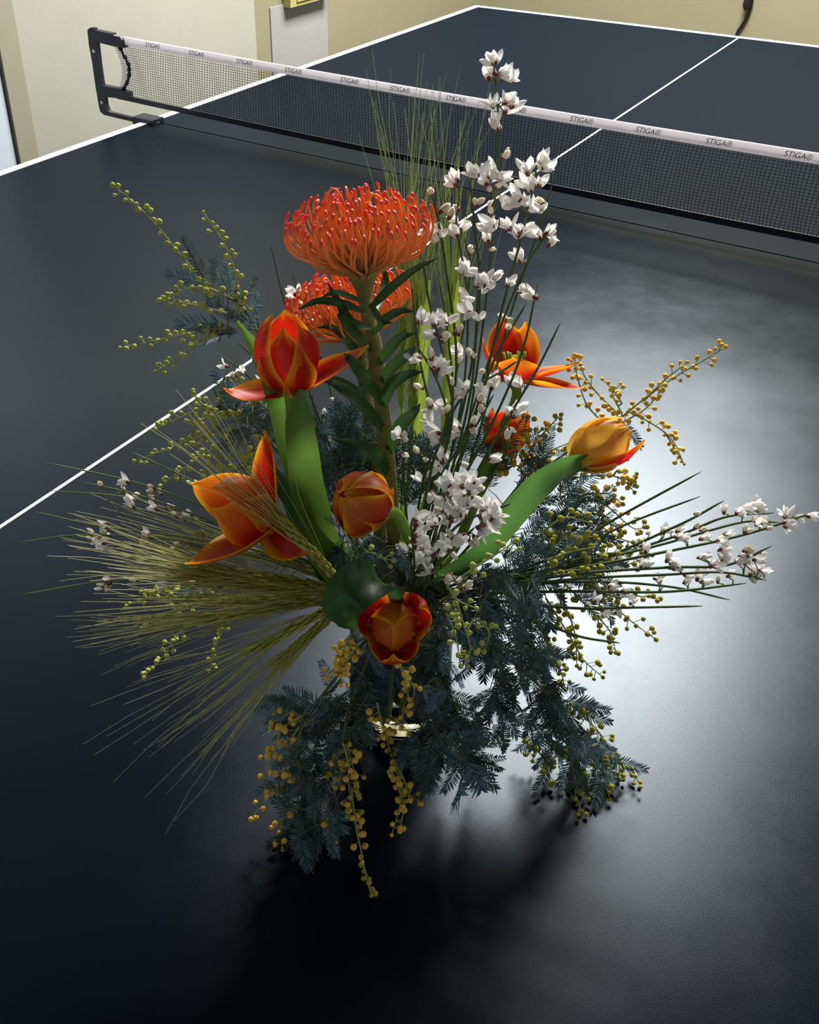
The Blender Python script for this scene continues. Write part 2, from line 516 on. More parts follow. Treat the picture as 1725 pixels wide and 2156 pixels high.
def text_mesh(s, size):
    cu = bpy.data.curves.new('lettering', 'FONT')
    cu.body = s; cu.size = size; cu.align_x = 'CENTER'; cu.align_y = 'CENTER'; cu.extrude = 0.00008
    cu.shear = 0.25; cu.space_character = 0.98
    o = bpy.data.objects.new('lettering', cu)
    COL.objects.link(o)
    bpy.context.view_layer.update()
    dg = bpy.context.evaluated_depsgraph_get()
    me = bpy.data.meshes.new_from_object(o.evaluated_get(dg))
    bpy.data.objects.remove(o)
    me.materials.clear(); me.materials.append(M_print)
    return me
logo = text_mesh('STIGA\u00ae', 0.0105)
xs = [N2(px, py)[0] for px, py in ((322, 99), (414, 114), (515, 130), (618, 150), (736, 168), (843, 188), (960, 208), (1085, 228), (1225, 250), (1365, 272), (1515, 293), (1683, 317))]
for x in xs + [x + (xs[-1] - xs[-2]) for x in xs[-1:]]:
    M = Matrix.Translation((x, -0.0014, NET_TOP - TAPE * 0.48 + sag(x))) @ Matrix.Rotation(math.radians(90), 4, 'X')
    part('printed_lettering', logo, None, tp, M)

def bracket(s):
    """black clamp bracket, shape measured on the side by the wall; s mirrors it"""
    def pt(px, py, y=0.0):
        x, z = N2(px, py)
        return Vector((-s * x, y, z)) if s > 0 else Vector((x, y, z))
    def flat(name, pxs, w):
        b = MB(); b.tube([pt(*q) for q in pxs], w, 4, flat=1.0); return wpart(name, b, M_black, nt_, False)
    def plate(name, poly, th=0.004):
        b = MB(); n = len(poly); P3 = [pt(*q) for q in poly]
        vs = [p + Vector((0, -th, 0)) for p in P3] + [p + Vector((0, th, 0)) for p in P3]
        fs = [tuple(range(n)), tuple(range(2 * n - 1, n - 1, -1))] + [(i, n + i, n + (i + 1) % n, (i + 1) % n) for i in range(n)]
        b.add(vs, fs); return wpart(name, b, M_black, nt_, False)
    pp = plate('bracket_post', [(187, 62), (194, 57), (202, 59), (207, 88), (213, 140), (219, 180), (224, 204), (226, 220), (230, 232), (235, 236),
                           (300, 251), (330, 255), (334, 258), (322, 262), (300, 260), (280, 255), (222, 241), (214, 234), (211, 222), (204, 180), (197, 130), (190, 92)])
    plate('upper_arm', [(200, 62), (240, 70), (240, 74), (257, 77), (262, 83), (266, 100), (260, 99), (246, 97), (226, 92), (206, 87)], 0.006)
    plate('lower_arm', [(217, 178), (235, 182), (257, 185), (262, 189), (274, 193), (277, 206), (270, 208), (240, 204), (220, 202)], 0.006)
    b = MB(); b.tube(spline([pt(*q) for q in ((250, 96), (261, 116), (270, 133), (272, 145), (272, 158), (267, 175), (260, 187))], 20),
                     [0.0036 + 0.0012 * math.sin(i * 2.1) for i in range(20)], 6); wpart('side_cord', b, M_black, nt_)
    cx = s * HX
    b = MB()
    xa, xb = sorted((cx - s * 0.03, cx + s * 0.022))
    b.box((xa, -0.016, ZT + 0.0006), (xb, 0.016, ZT + 0.007))
    xa, xb = sorted((cx + s * 0.003, cx + s * 0.022))
    b.box((xa, -0.016, ZT - 0.05), (xb, 0.016, ZT + 0.0006))
    xa, xb = sorted((cx - s * 0.03, cx + s * 0.022))
    b.box((xa, -0.016, ZT - 0.058), (xb, 0.016, ZT - 0.05))
    cl = wpart('table_clamp', b, M_black, nt_, False)
    b = MB(); b.tube([Vector((cx - s * 0.014, 0, ZT - 0.09)), Vector((cx - s * 0.014, 0, ZT - 0.021))], 0.004, 8)
    b.tube([Vector((cx - s * 0.014, 0, ZT - 0.10)), Vector((cx - s * 0.014, 0, ZT - 0.085))], 0.014, 10); wpart('clamp_screw', b, M_steel, cl)
    for q in ((201, 107), (218, 215)):
        b = MB(); p = pt(*q); b.tube([p + Vector((0, -0.0052, 0)), p + Vector((0, -0.0035, 0))], 0.0035, 10); wpart('rivet', b, M_edge, pp)
bracket(-1); bracket(1)

# ------------------------------------------------------------------ the vase
VR, VH = 0.036, 0.112
vs_ = thing('glass_vase', 'clear glass vase of water almost hidden under the bouquet', 'vase', VASE)
b = MB()
outer = [(0.0, 0.0), (0.029, 0.0), (0.033, 0.003), (0.0355, 0.012), (VR, 0.05), (0.035, 0.08), (0.033, 0.098), (0.034, VH - 0.002), (0.0335, VH)]
inner = [(0.0315, VH), (0.031, VH - 0.003), (0.0305, 0.098), (0.0325, 0.08), (0.0335, 0.05), (0.033, 0.014), (0.030, 0.008), (0.0, 0.007)]
b.lathe(outer + inner, 40)
part('glass', b, M_glass, vs_, Matrix.Translation(VASE))
b = MB(); b.lathe([(0.0, 0.0072), (0.0296, 0.0085), (0.0327, 0.0145), (0.0331, 0.05), (0.0323, 0.074), (0.0, 0.074)], 40)
part('water', b, M_water, vs_, Matrix.Translation(VASE))
MOUTH = VASE + Vector((0, 0, VH))

def stem_base(tow, rnd, r=0.018):
    """start deep inside the vase, opposite to where the stem leans, then the crossing at the rim"""
    d = Vector((tow.x - VASE.x, tow.y - VASE.y, 0))
    d = d.normalized() if d.length > 1e-4 else Vector((1, 0, 0))
    j = lambda a: Vector((rnd.uniform(-a, a), rnd.uniform(-a, a), 0))
    b0 = VASE - d * r + j(0.006) + Vector((0, 0, 0.014 + rnd.uniform(0, 0.01)))
    b1 = MOUTH + d * 0.016 + j(0.008) + Vector((0, 0, rnd.uniform(-0.004, 0.004)))
    return [b0, b1]

# ------------------------------------------------------------------ tulips
RED, DRED, ORA, YEL, GRN = srgb(205, 38, 18), srgb(150, 20, 22), srgb(240, 120, 22), srgb(248, 190, 40), srgb(206, 200, 90)

def petal_mb(L, W, a0, a1, cup, rnd, scheme='red', tipcurl=0.0, twist=0.0, n=14, m=9):
    """one petal: grows from the origin, out along +x and up along +z"""
    rows, cols = [], []
    r, z = 0.003, 0.0
    cen = []
    for i in range(n + 1):
        u = i / n
        a = a0 + (a1 - a0) * sstep(0, 1, min(1, u * 1.05)) + tipcurl * sstep(0.7, 1, u)
        cen.append((r, z, a))
        r += L / n * math.sin(a); z += L / n * math.cos(a)
    ph = rnd.uniform(0, 6)
    for i in range(n + 1):
        u = i / n
        r, z, a = cen[i]
        w = W * 0.5 * (math.sin(math.pi * min(1, (u * 0.93 + 0.10)) ** 0.85) ** 0.75 if u < 0.999 else 0.06)
        if u > 0.8:
            w *= math.sqrt(max(0.02, 1 - ((u - 0.8) / 0.205) ** 2)) * 0.9 + 0.1
        row, col = [], []
        for j in range(m):
            v = -1 + 2 * j / (m - 1)
            th = v * w / cup
            lat = cup * math.sin(th)
            inn = cup * (1 - math.cos(th)) + 0.0006 * math.sin(ph + v * 5 + u * 7) * u
            # inward normal of the centre line in the (r, z) plane
            nr, nz = -math.cos(a), math.sin(a)
            tw = twist * u
            x = r + nr * inn; y = lat; zz = z + nz * inn
            y, zz = y + tw * v * 0.0, zz + tw * v * w
            row.append((x, y, zz))
            e = max(sstep(0.58, 1.04, abs(v) + 0.08 * math.sin(ph + u * 9) + 0.05 * math.sin(v * 23)), sstep(0.78, 1.04, u + 0.04 * math.sin(v * 17 + ph)))
            if scheme == 'yellow':
                c = lerp(YEL, srgb(236, 196, 92), 0.6)
                c = lerp(c, srgb(170, 70, 60), 0.75 * sstep(0.42, 0.0, abs(v)) * sstep(0.3, 0.9, u))
            else:
                c = lerp(RED, DRED, 0.5 * sstep(0.6, 0.0, u) + 0.2 * math.sin(v * 11 + ph) ** 2)
                c = lerp(c, ORA, sstep(0.0, 0.6, e))
                c = lerp(c, YEL, sstep(0.45, 1.0, e))
                if scheme == 'orange': c = lerp(c, YEL, 0.35 * sstep(0.3, 0.9, u))
                if scheme == 'gold': c = lerp(c, YEL, 0.7 * sstep(0.2, 0.7, u))
            c = lerp(GRN, c, sstep(0.0, 0.13, u))
            col.append(c)
        rows.append(row); cols.append(col)
    b = MB(); b.grid(rows, cols)
    return b

def leaf_mb(path, widths, nrm, fold=0.25, col=None, tip=None, n=22, m=7, wave=0.0):
    pts = spline(path, n)
    k = len(widths) - 1
    rows, cols = [], []
    col = col or (1, 1, 1)
    for i, p in enumerate(pts):
        u = i / (n - 1)
        s = u * k; a = min(int(s), k - 1)
        w = widths[a] + (widths[a + 1] - widths[a]) * sstep(0, 1, s - a)
        T = (pts[min(i + 1, n - 1)] - pts[max(i - 1, 0)]).normalized()
        N_ = nrm if not isinstance(nrm, (list, tuple)) else nrm[0].lerp(nrm[1], u)
        S = T.cross(N_)
        S = S.normalized() if S.length > 1e-6 else T.orthogonal()
        Nn = S.cross(T)
        row, cc = [], []
        for j in range(m):
            v = -1 + 2 * j / (m - 1)
            row.append(p + S * (w * v) + Nn * (fold * w * v * v + wave * w * math.sin(u * 9 + v)))
            c = lerp(col, tip, sstep(0.5, 1.0, u)) if tip else col
            c = tuple(x * (0.93 + 0.07 * math.cos(v * 22)) for x in c)
            cc.append(c)
        rows.append(row); cols.append(cc)
    b = MB(); b.grid(rows, cols)
    return b

LEAFG = srgb(100, 138, 54); LEAFD = srgb(54, 90, 46)
def tulip(label, base, tip, petals, stem, leaves=(), scheme='red', seed=1, stem_r=0.0032, stamens=False, xh=None):
    rnd = random.Random(seed)
    pb, pt_ = P(*base), P(*tip)
    ax = (pt_ - pb)
    t = thing('tulip', label, 'flower', VASE + Vector((rnd.uniform(-.01, .01), rnd.uniform(-.01, .01), 0.012)), 'tulips in the bouquet')
    M = frame(pb, ax, xh or RIGHT)
    for (az, L, W, a0, a1, cup, *rest) in petals:
        tc = rest[0] if rest else 0.0
        sc = rest[1] if len(rest) > 1 else scheme
        me = petal_mb(L, W, math.radians(a0), math.radians(a1), cup, rnd, sc, math.radians(tc)).mesh('petal', M_petal)
        part('petal', me, None, t, M @ Matrix.Rotation(math.radians(az), 4, 'Z'))
    if stamens:
        b = MB()
        for k in range(6):
            a = k * math.pi / 3
            b.tube([Vector((0.002 * math.cos(a), 0.002 * math.sin(a), 0.002)), Vector((0.006 * math.cos(a), 0.006 * math.sin(a), 0.014)), Vector((0.007 * math.cos(a), 0.007 * math.sin(a), 0.020))], [0.0007, 0.0012, 0.0009], 5)
        b.tube([Vector((0, 0, 0.001)), Vector((0, 0, 0.018))], [0.003, 0.0022], 6)
        part('stamens', b, M_tstem, t, M)
    pts = [P(*q) for q in stem]
    pts = stem_base(pts[0] if pts else pb, rnd) + pts + [pb - ax.normalized() * 0.012, pb + ax.normalized() * 0.001]
    b = MB(); b.tube(spline(pts, 44), [stem_r] * 40 + [stem_r * 1.05, stem_r * 1.1, stem_r * 1.3, stem_r * 1.5], 10); wpart('stem', b, M_tstem, t)
    for lf in leaves:
        path = [P(*q) for q in lf['p']]
        if lf.get('root', True):
            path = [MOUTH.lerp(path[0], 0.25)] + path
        wpart('leaf', leaf_mb(path, lf['w'], lf.get('n', TOCAM), lf.get('fold', 0.3), lf.get('c', LEAFG), lf.get('tip')), M_tleaf, t)
    return t

# tall red tulip under the pincushion
tulip('tall red and orange tulip with two petals flung open, under the large pincushion', (614, 826, .045), (598, 650, .045),
      [(265, .049, .036, 48, -42, .019), (200, .054, .036, 46, -40, .020), (330, .049, .034, 46, -38, .019), (95, .051, .034, 46, -36, .020),
       (0, .047, .026, 66, 44, .014), (188, .034, .024, 98, 62, .013, -25)],
      [(690, 1130, .05), (655, 1010, .055), (622, 900, .05)],
      [dict(p=[(700, 1150, .055), (655, 1050, .065), (640, 960, .068), (632, 890, .066), (636, 820, .06)], w=[.004, .008, .0095, .0085, .0075, .002], c=LEAFG),
       dict(p=[(690, 1140, .05), (620, 960, .05), (592, 850, .045), (560, 760, .04), (500, 675, .035)], w=[.004, .0065, .007, .0065, .0055, .0008], c=LEAFG, fold=0.5)],
      seed=11)
# wide open tulip on the left
tulip('wide open red and yellow tulip over the feathery grass', (572, 1096, .07), (455, 1060, .085),
      [(335, .054, .036, 42, -26, .021, 0, 'orange'), (275, .052, .036, 44, -30, .021, 0, 'orange'), (80, .055, .036, 40, -24, .022, 0, 'orange'),
       (216, .060, .042, 50, 12, .028), (8, .052, .030, 60, 46, .016), (262, .026, .026, 100, 150, .015)],
      [(720, 1240, .05), (650, 1160, .055)],
      [dict(p=[(720, 1230, .05), (660, 1120, .05), (610, 1040, .045), (580, 985, .04)], w=[.004, .008, .009, .006, .001], c=LEAFD)],
      seed=12, xh=UP)
# the curled petal by the stem end of it is part of the first list; closed tulip in the middle
tulip('closed orange red tulip nodding beside the white broom clump', (803, 1072, .095), (690, 1030, .112),
      [(60, .041, .040, 58, -66, .021, 0, 'orange'), (180, .041, .040, 58, -66, .021, 0, 'orange'), (300, .041, .040, 58, -66, .021, 0, 'orange'),
       (0, .039, .036, 52, -62, .019, 0, 'orange'), (120, .039, .036, 52, -62, .019, 0, 'orange'), (240, .039, .036, 52, -62, .019, 0, 'orange')],
      [(890, 1200, .06), (860, 1130, .08)], seed=13)
# tulip seen from above at the front
tulip('red and yellow tulip with inrolled petals facing forward, low at the front', (832, 1322, .085), (818, 1290, .135),
      [(30, .038, .036, 70, -10, .015, -70), (150, .038, .036, 70, -10, .015, -70), (270, .038, .036, 70, -10, .015, -70),
       (92, .037, .044, 52, -74, .015, -10, 'orange'), (208, .036, .044, 52, -74, .015, -10, 'orange'), (335, .036, .044, 50, -70, .015, -10, 'orange'),
       (30, .032, .034, 46, -66, .014, 0, 'orange'), (150, .032, .034, 46, -66, .014, 0, 'orange'), (270, .032, .034, 46, -66, .014, 0, 'orange')],
      [(838, 1315, .06)],
      [dict(p=[(835, 1270, .08), (805, 1225, .10), (760, 1232, .112), (724, 1262, .118), (728, 1298, .115), (748, 1328, .105)], w=[.004, .010, .012, .012, .010, .0055, .001], c=LEAFD, fold=0.4, root=False, n=[UP, TOCAM])],
      seed=14)
# yellow bud on the right
tulip('yellow tulip bud with a reddish streak leaning over the bright table', (1208, 972, .025), (1330, 890, .025),
      [(250, .044, .036, 46, -42, .018, 0, 'yellow'), (130, .043, .034, 46, -42, .018, 0, 'yellow'), (10, .043, .034, 46, -42, .018, 0, 'yellow'),
       (190, .042, .032, 42, -40, .017, 0, 'yellow'), (310, .045, .026, 44, -20, .018), (70, .041, .030, 42, -38, .017, 0, 'yellow')],
      [(1000, 1180, .03), (1090, 1080, .03), (1165, 1000, .025)],
      [dict(p=[(1010, 1160, .04), (1075, 1080, .05), (1135, 1015, .05), (1195, 975, .04), (1255, 972, .03), (1326, 968, .02)], w=[.003, .007, .0088, .0085, .007, .005, .0006], c=srgb(88, 132, 62), fold=0.35)],
      seed=15)
# open tulip behind the broom
tulip('open tulip with spread yellow edged petals behind the white broom stems', (1084, 806, -.06), (1082, 690, -.075),
      [(262, .026, .036, 62, 20, .020, 0, 'orange'), (110, .046, .038, 34, -6, .022, 0, 'red'), (50, .042, .034, 40, -8, .02, 0, 'orange'),
       (170, .036, .032, 54, 4, .02), (4, .042, .026, 80, 66, .016), (336, .042, .028, 100, 88, .018)],
      [(960, 1150, -.02), (1030, 960, -.04)], seed=16, stamens=True)
tulip('small orange tulip half hidden behind the broom and mimosa', (1050, 950, -.05), (1080, 860, -.05),
      [(270, .032, .032, 50, -14, .018, 0, 'orange'), (30, .034, .030, 48, -10, .018, 0, 'orange'), (150, .032, .030, 48, -12, .018), (210, .030, .028, 44, -14, .016), (90, .030, .028, 44, -14, .016)],
      [(960, 1150, -.02), (1010, 1040, -.04)], seed=17)

# ------------------------------------------------------------------ pincushions
def style_mesh(prof, name, bend_seed):
    r_ = random.Random(bend_seed)
    pts = spline([Vector((r, r_.uniform(-.03, .03) if 0 < i else 0, z)) for i, (r, z) in enumerate(prof)], 13)
    n = len(pts)
    c0, c1, c2 = srgb(218, 180, 108), srgb(252, 158, 82), srgb(236, 84, 68)
    cols = [lerp(lerp(c0, c1, sstep(.1, .6, i / (n - 1))), c2, sstep(.72, .98, i / (n - 1))) for i in range(n)]
    rad = [0.022 - 0.005 * i / n for i in range(n)]
    rad[-3] = 0.019; rad[-2] = 0.031; rad[-1] = 0.014
    b = MB(); b.tube(pts, rad, 5, col=cols)
    return b.mesh(name, M_style)
def scaled(prof, f, dz=0): return [(r * f, z * (f * .5 + .5) + dz) for r, z in prof]
OUT = [(.06, .02), (.30, .20), (.66, .38), (1.0, .56), (1.14, .76), (1.15, .95), (1.09, 1.08)]
OUT2 = [(.06, .05), (.30, .28), (.62, .52), (.88, .76), (.97, .96), (.96, 1.12), (.90, 1.22)]
MID = [(.05, .08), (.26, .36), (.50, .66), (.68, .94), (.72, 1.14), (.70, 1.28), (.64, 1.36)]
INN = [(.04, .10), (.16, .42), (.30, .76), (.42, 1.04), (.46, 1.2), (.44, 1.33), (.38, 1.40)]
SHT = [(.03, .10), (.12, .40), (.22, .66), (.30, .86), (.33, .98), (.31, 1.06), (.26, 1.10)]
STY = {k: [style_mesh(p, 'style', 7 * i + j) for j in range(3)] for i, (k, p) in enumerate(dict(o=OUT, p=OUT2, m=MID, i=INN, s=SHT, q=[(.05, .08), (.2, .36), (.36, .7), (.5, 1.05), (.48, 1.34), (.36, 1.44), (.26, 1.3), (.24, 1.12)]).items())}

def strap(pxs, w, col=srgb(52, 84, 40), fold=0.35, nrm=None):
    path = [P(*q) for q in pxs]
    return leaf_mb(path, [w * .4, w * .78, w * .75, w * .5, w * .08], nrm or TOCAM + UP * 0.8, fold, col, lerp(col, (.02, .02, .015), .5), n=14, m=5)

def pincushion(label, base, tip, R, stem, leaves, seed, squash=1.0):
    rnd = random.Random(seed)
    pb = P(*base); ax = P(*tip) - pb
    t = thing('pincushion_flower', label, 'flower', VASE + Vector((rnd.uniform(-.01, .01), rnd.uniform(-.01, .01), 0.014)), 'pincushion flowers in the bouquet')
    M = frame(pb, ax, RIGHT)
    b = MB(); b.lathe([(0.0, -.30), (.11, -.29), (.13, -.16), (.18, -.04), (.24, .08), (.20, .22), (.10, .32), (0, .34)], 16)
    part('flower_base', b, M_pstem, t, M @ Matrix.Scale(R, 4))
    for key, cnt in (('o', 52), ('p', 52), ('m', 44), ('i', 30), ('s', 18), ('q', 7)):
        for k in range(cnt):
            a = 2 * math.pi * (k + rnd.uniform(-.35, .35)) / cnt
            s = R * rnd.uniform(.92, 1.06)
            X = M @ Matrix.Rotation(a, 4, 'Z') @ Matrix.Rotation(rnd.uniform(-.10, .10), 4, 'X') @ Matrix.Rotation(rnd.uniform(-.10, .07), 4, 'Y') @ Matrix.Diagonal((s, s, s * squash, 1))
            part('style', STY[key][rnd.randrange(3)], None, t, X)
    pts = [P(*q) for q in stem]
    pts = stem_base(pts[0], rnd) + pts + [pb - ax.normalized() * .25 * R]
    b = MB(); b.tube(spline(pts, 40), [.0042] * 30 + [.0036] * 10, 10); wpart('stem', b, M_pstem, t)
    for lf in leaves:
        wpart('leaf', strap(*lf), M_pleaf, t)
    return t

pincushion('large orange pincushion flower held above the bouquet on a thick stem', (765, 594, .02), (748, 400, .015), .0322,
           [(835, 1180, .03), (822, 1030, .035), (808, 880, .035), (790, 740, .03), (774, 660, .024)],
           [([(778, 652, .03), (820, 610, .04), (870, 570, .045), (921, 544, .045)], .0030),
            ([(772, 660, .03), (720, 640, .05), (670, 634, .055), (628, 652, .055)], .0028),
            ([(768, 640, .03), (735, 625, .05), (706, 616, .06), (676, 626, .062)], .0022),
            ([(778, 640, .03), (790, 660, .05), (805, 676, .06), (826, 680, .06)], .0026),
            ([(782, 690, .03), (740, 680, .045), (715, 640, .05), (690, 596, .04)], .0034),
            ([(786, 740, .03), (745, 700, .05), (722, 672, .055), (715, 650, .05)], .0036),
            ([(790, 700, .03), (815, 670, .045), (845, 655, .05), (872, 656, .05)], .0030),
            ([(796, 770, .03), (820, 735, .045), (845, 710, .05), (874, 702, .05)], .0038),
            ([(800, 810, .03), (830, 770, .05), (860, 745, .055), (876, 730, .055)], .0040),
            ([(806, 860, .035), (822, 815, .055), (855, 790, .06), (892, 782, .06)], .0042),
            ([(806, 850, .035), (770, 800, .05), (740, 760, .055), (724, 745, .05)], .0040),
            ([(812, 910, .035), (770, 860, .055), (735, 830, .06), (690, 806, .06)], .0042),
            ([(816, 960, .035), (840, 900, .055), (870, 870, .06), (885, 850, .06)], .0044),
            ([(820, 1000, .035), (790, 960, .06), (745, 935, .065), (700, 925, .06)], .0046),
            ([(790, 660, .02), (805, 620, .0), (812, 585, -.01), (806, 556, -.015)], .0030)], 21)
pincushion('smaller orange pincushion flower half hidden behind the tall tulip', (752, 724, -.03), (722, 600, -.035), .0325,
           [(800, 1120, -.01), (790, 960, -.02), (770, 830, -.03)],
           [([(760, 760, -.02), (735, 720, 0), (700, 690, .0), (668, 690, .0)], .0030),
            ([(765, 800, -.02), (800, 760, -.02), (835, 720, -.02), (856, 690, -.02)], .0034),
            ([(770, 840, -.02), (735, 815, .0), (700, 800, .01), (670, 806, .01)], .0036)], 22, 0.95)

# ------------------------------------------------------------------ white broom
def bpetal(b, L, W, az, tilt, cup, c0, c1, n=5, m=5, roll=0.0):
    A = Matrix.Rotation(az, 3, 'Z') @ Matrix.Rotation(tilt, 3, 'Y') @ Matrix.Rotation(roll, 3, 'Z')
    rows, cols = [], []
    for i in range(n + 1):
        u = i / n
        w = W * .5 * (math.sin(math.pi * (0.12 + .80 * u)) ** .7)
        if i == n: w *= .35
        row, cc = [], []
        for j in range(m):
            v = -1 + 2 * j / (m - 1)
            row.append(A @ Vector((-cup * W * (1 - v * v) * math.sin(math.pi * u) - .10 * L * u * u, w * v, L * u)))
            cc.append(lerp(c0, c1, sstep(0, .45, u)))
        rows.append(row); cols.append(cc)
    b.grid(rows, cols)
WHT, CRM, PNK = srgb(251, 249, 246), srgb(234, 224, 190), srgb(190, 120, 120)
def blossom_mesh(kind, seed):
    r_ = random.Random(seed)
    b = MB()
    j = lambda a: r_.uniform(-a, a)
    if kind == 'open':
        for az, ti, L, W in ((0, 58, .0086, .0042), (2.2, 50, .0074, .0040), (-2.2, 48, .0074, .0040), (3.14, 20, .0082, .0056), (.9, 18, .0068, .0036)):
            bpetal(b, L * r_.uniform(.9, 1.1), W * .92, az + j(.35), math.radians(ti + j(14)), .35, lerp(WHT, PNK, .35), WHT)
    elif kind == 'half':
        for az, ti, L, W in ((0, 34, .0078, .0042), (2.4, 28, .0074, .0040), (-2.2, 22, .0072, .0048)):
            bpetal(b, L * r_.uniform(.9, 1.1), W * .92, az + j(.4), math.radians(ti + j(12)), .4, lerp(WHT, CRM, .4), WHT)
    else:
        for az, ti, L, W in ((0, 8, .0056, .0030), (3.14, 8, .0054, .0030), (1.57, 14, .0050, .0026)):
            bpetal(b, L * r_.uniform(.9, 1.1), W, az + j(.4), math.radians(ti + j(6)), .6, lerp(CRM, PNK, .3), lerp(WHT, CRM, .5))
    return b.mesh('blossom', M_white)
BLO = {k: [blossom_mesh(k, 31 * i + s) for s in range(4)] for i, k in enumerate(('open', 'half', 'bud'))}
cb_ = MB(); cb_.lathe([(0.0, -.0012), (.0009, -.0008), (.0015, .0004), (.0016, .0016), (.0012, .0024), (.0, .0026)], 7)
CAL = cb_.mesh('calyx', M_calyx)

BST = srgb(66, 86, 44); BSTL = srgb(110, 122, 72)
def broom_group(label, group, stems, blossoms, seed, own={}, r0=.0010, r1=.00055, size=1.0, rootmix=True, lightstem=0.0, axis_out=0.55):
    """stems: pixel paths with depth; blossoms: (px, py, n, mix) put on the nearest stem"""
    rnd = random.Random(seed)
    ts, paths = [], []
    for si_, st in enumerate(stems):
        pts = [P(*q) for q in st]
        full = stem_base(pts[0], rnd) + pts
        path = spline(full, 40)
        t = thing('broom_stem', own.get(si_, label), 'flower stem', path[0], group)
        b = MB()
        n = len(path)
        c = lerp(BST, BSTL, lightstem)
        b.tube(path, [r0 + (r1 - r0) * i / n for i in range(n - 3)] + [r1, r1 * .8, r1 * .3], 6, col=c)
        ts.append((t, b, path))
        paths.append([(to_px(p), p) for p in path[8:]])
    for bl in blossoms:
        px, py, cnt = bl[:3]
        mix = bl[3] if len(bl) > 3 else 'ohb'
        best = None
        for si, pp in enumerate(paths):
            for k, (q, p) in enumerate(pp):
                d = (q[0] - px) ** 2 + ((q[1] - py) * .8 - 14) ** 2
                if best is None or d < best[0]:
                    best = (d, si, k)
        d, si, k = best
        t, b, path = ts[si]
        node = paths[si][k][1]
        k0 = k + 8
        T = (path[min(k0 + 1, 39)] - path[k0 - 1]).normalized()
        dep = HDIST - HF.dot(node - CAM)
        tgt = P(px, py, dep + rnd.uniform(-.002, .006))
        for c_ in range(cnt):
            kd = rnd.choice(mix)
            kind = {'o': 'open', 'h': 'half', 'b': 'bud'}[kd]
            off = (RIGHT * rnd.uniform(-1, 1) + UP * rnd.uniform(-1, 1) + TOCAM * rnd.uniform(-.6, 1)) * (.0030 if cnt > 1 else .0008)
            base = tgt + off - T * .003
            side = (base - node); side = side - T * side.dot(T)
            if side.length < 1e-5: side = RIGHT * rnd.uniform(-1, 1) + TOCAM * .5
            ax = (T * (1 - axis_out) + side.normalized() * axis_out * .9 + Vector((rnd.uniform(-.5, .5), rnd.uniform(-.5, .5), rnd.uniform(-.3, .5))) * .8).normalized()
            base = base - ax * .003
            if base.z < ZT + .006: base.z = ZT + .006
            s = size * rnd.uniform(.85, 1.15)
            M = frame(base, ax, Vector((rnd.uniform(-1, 1), rnd.uniform(-1, 1), rnd.uniform(-1, 1))), s)
            o = part('blossom', BLO[kind][rnd.randrange(4)], None, t, M)
            part('calyx', CAL, None, o, M @ Matrix.Scale(.62 if kind == 'bud' else .8, 4))
            if (base - node).length > .0015:
                mid = node.lerp(base, .5) + T * .001
                b.tube([node - T * .002, mid, base], .00042, 4, col=BSTL, cap=False)
    for t, b, path in ts:
        wpart('stem', b, M_bstem, t)

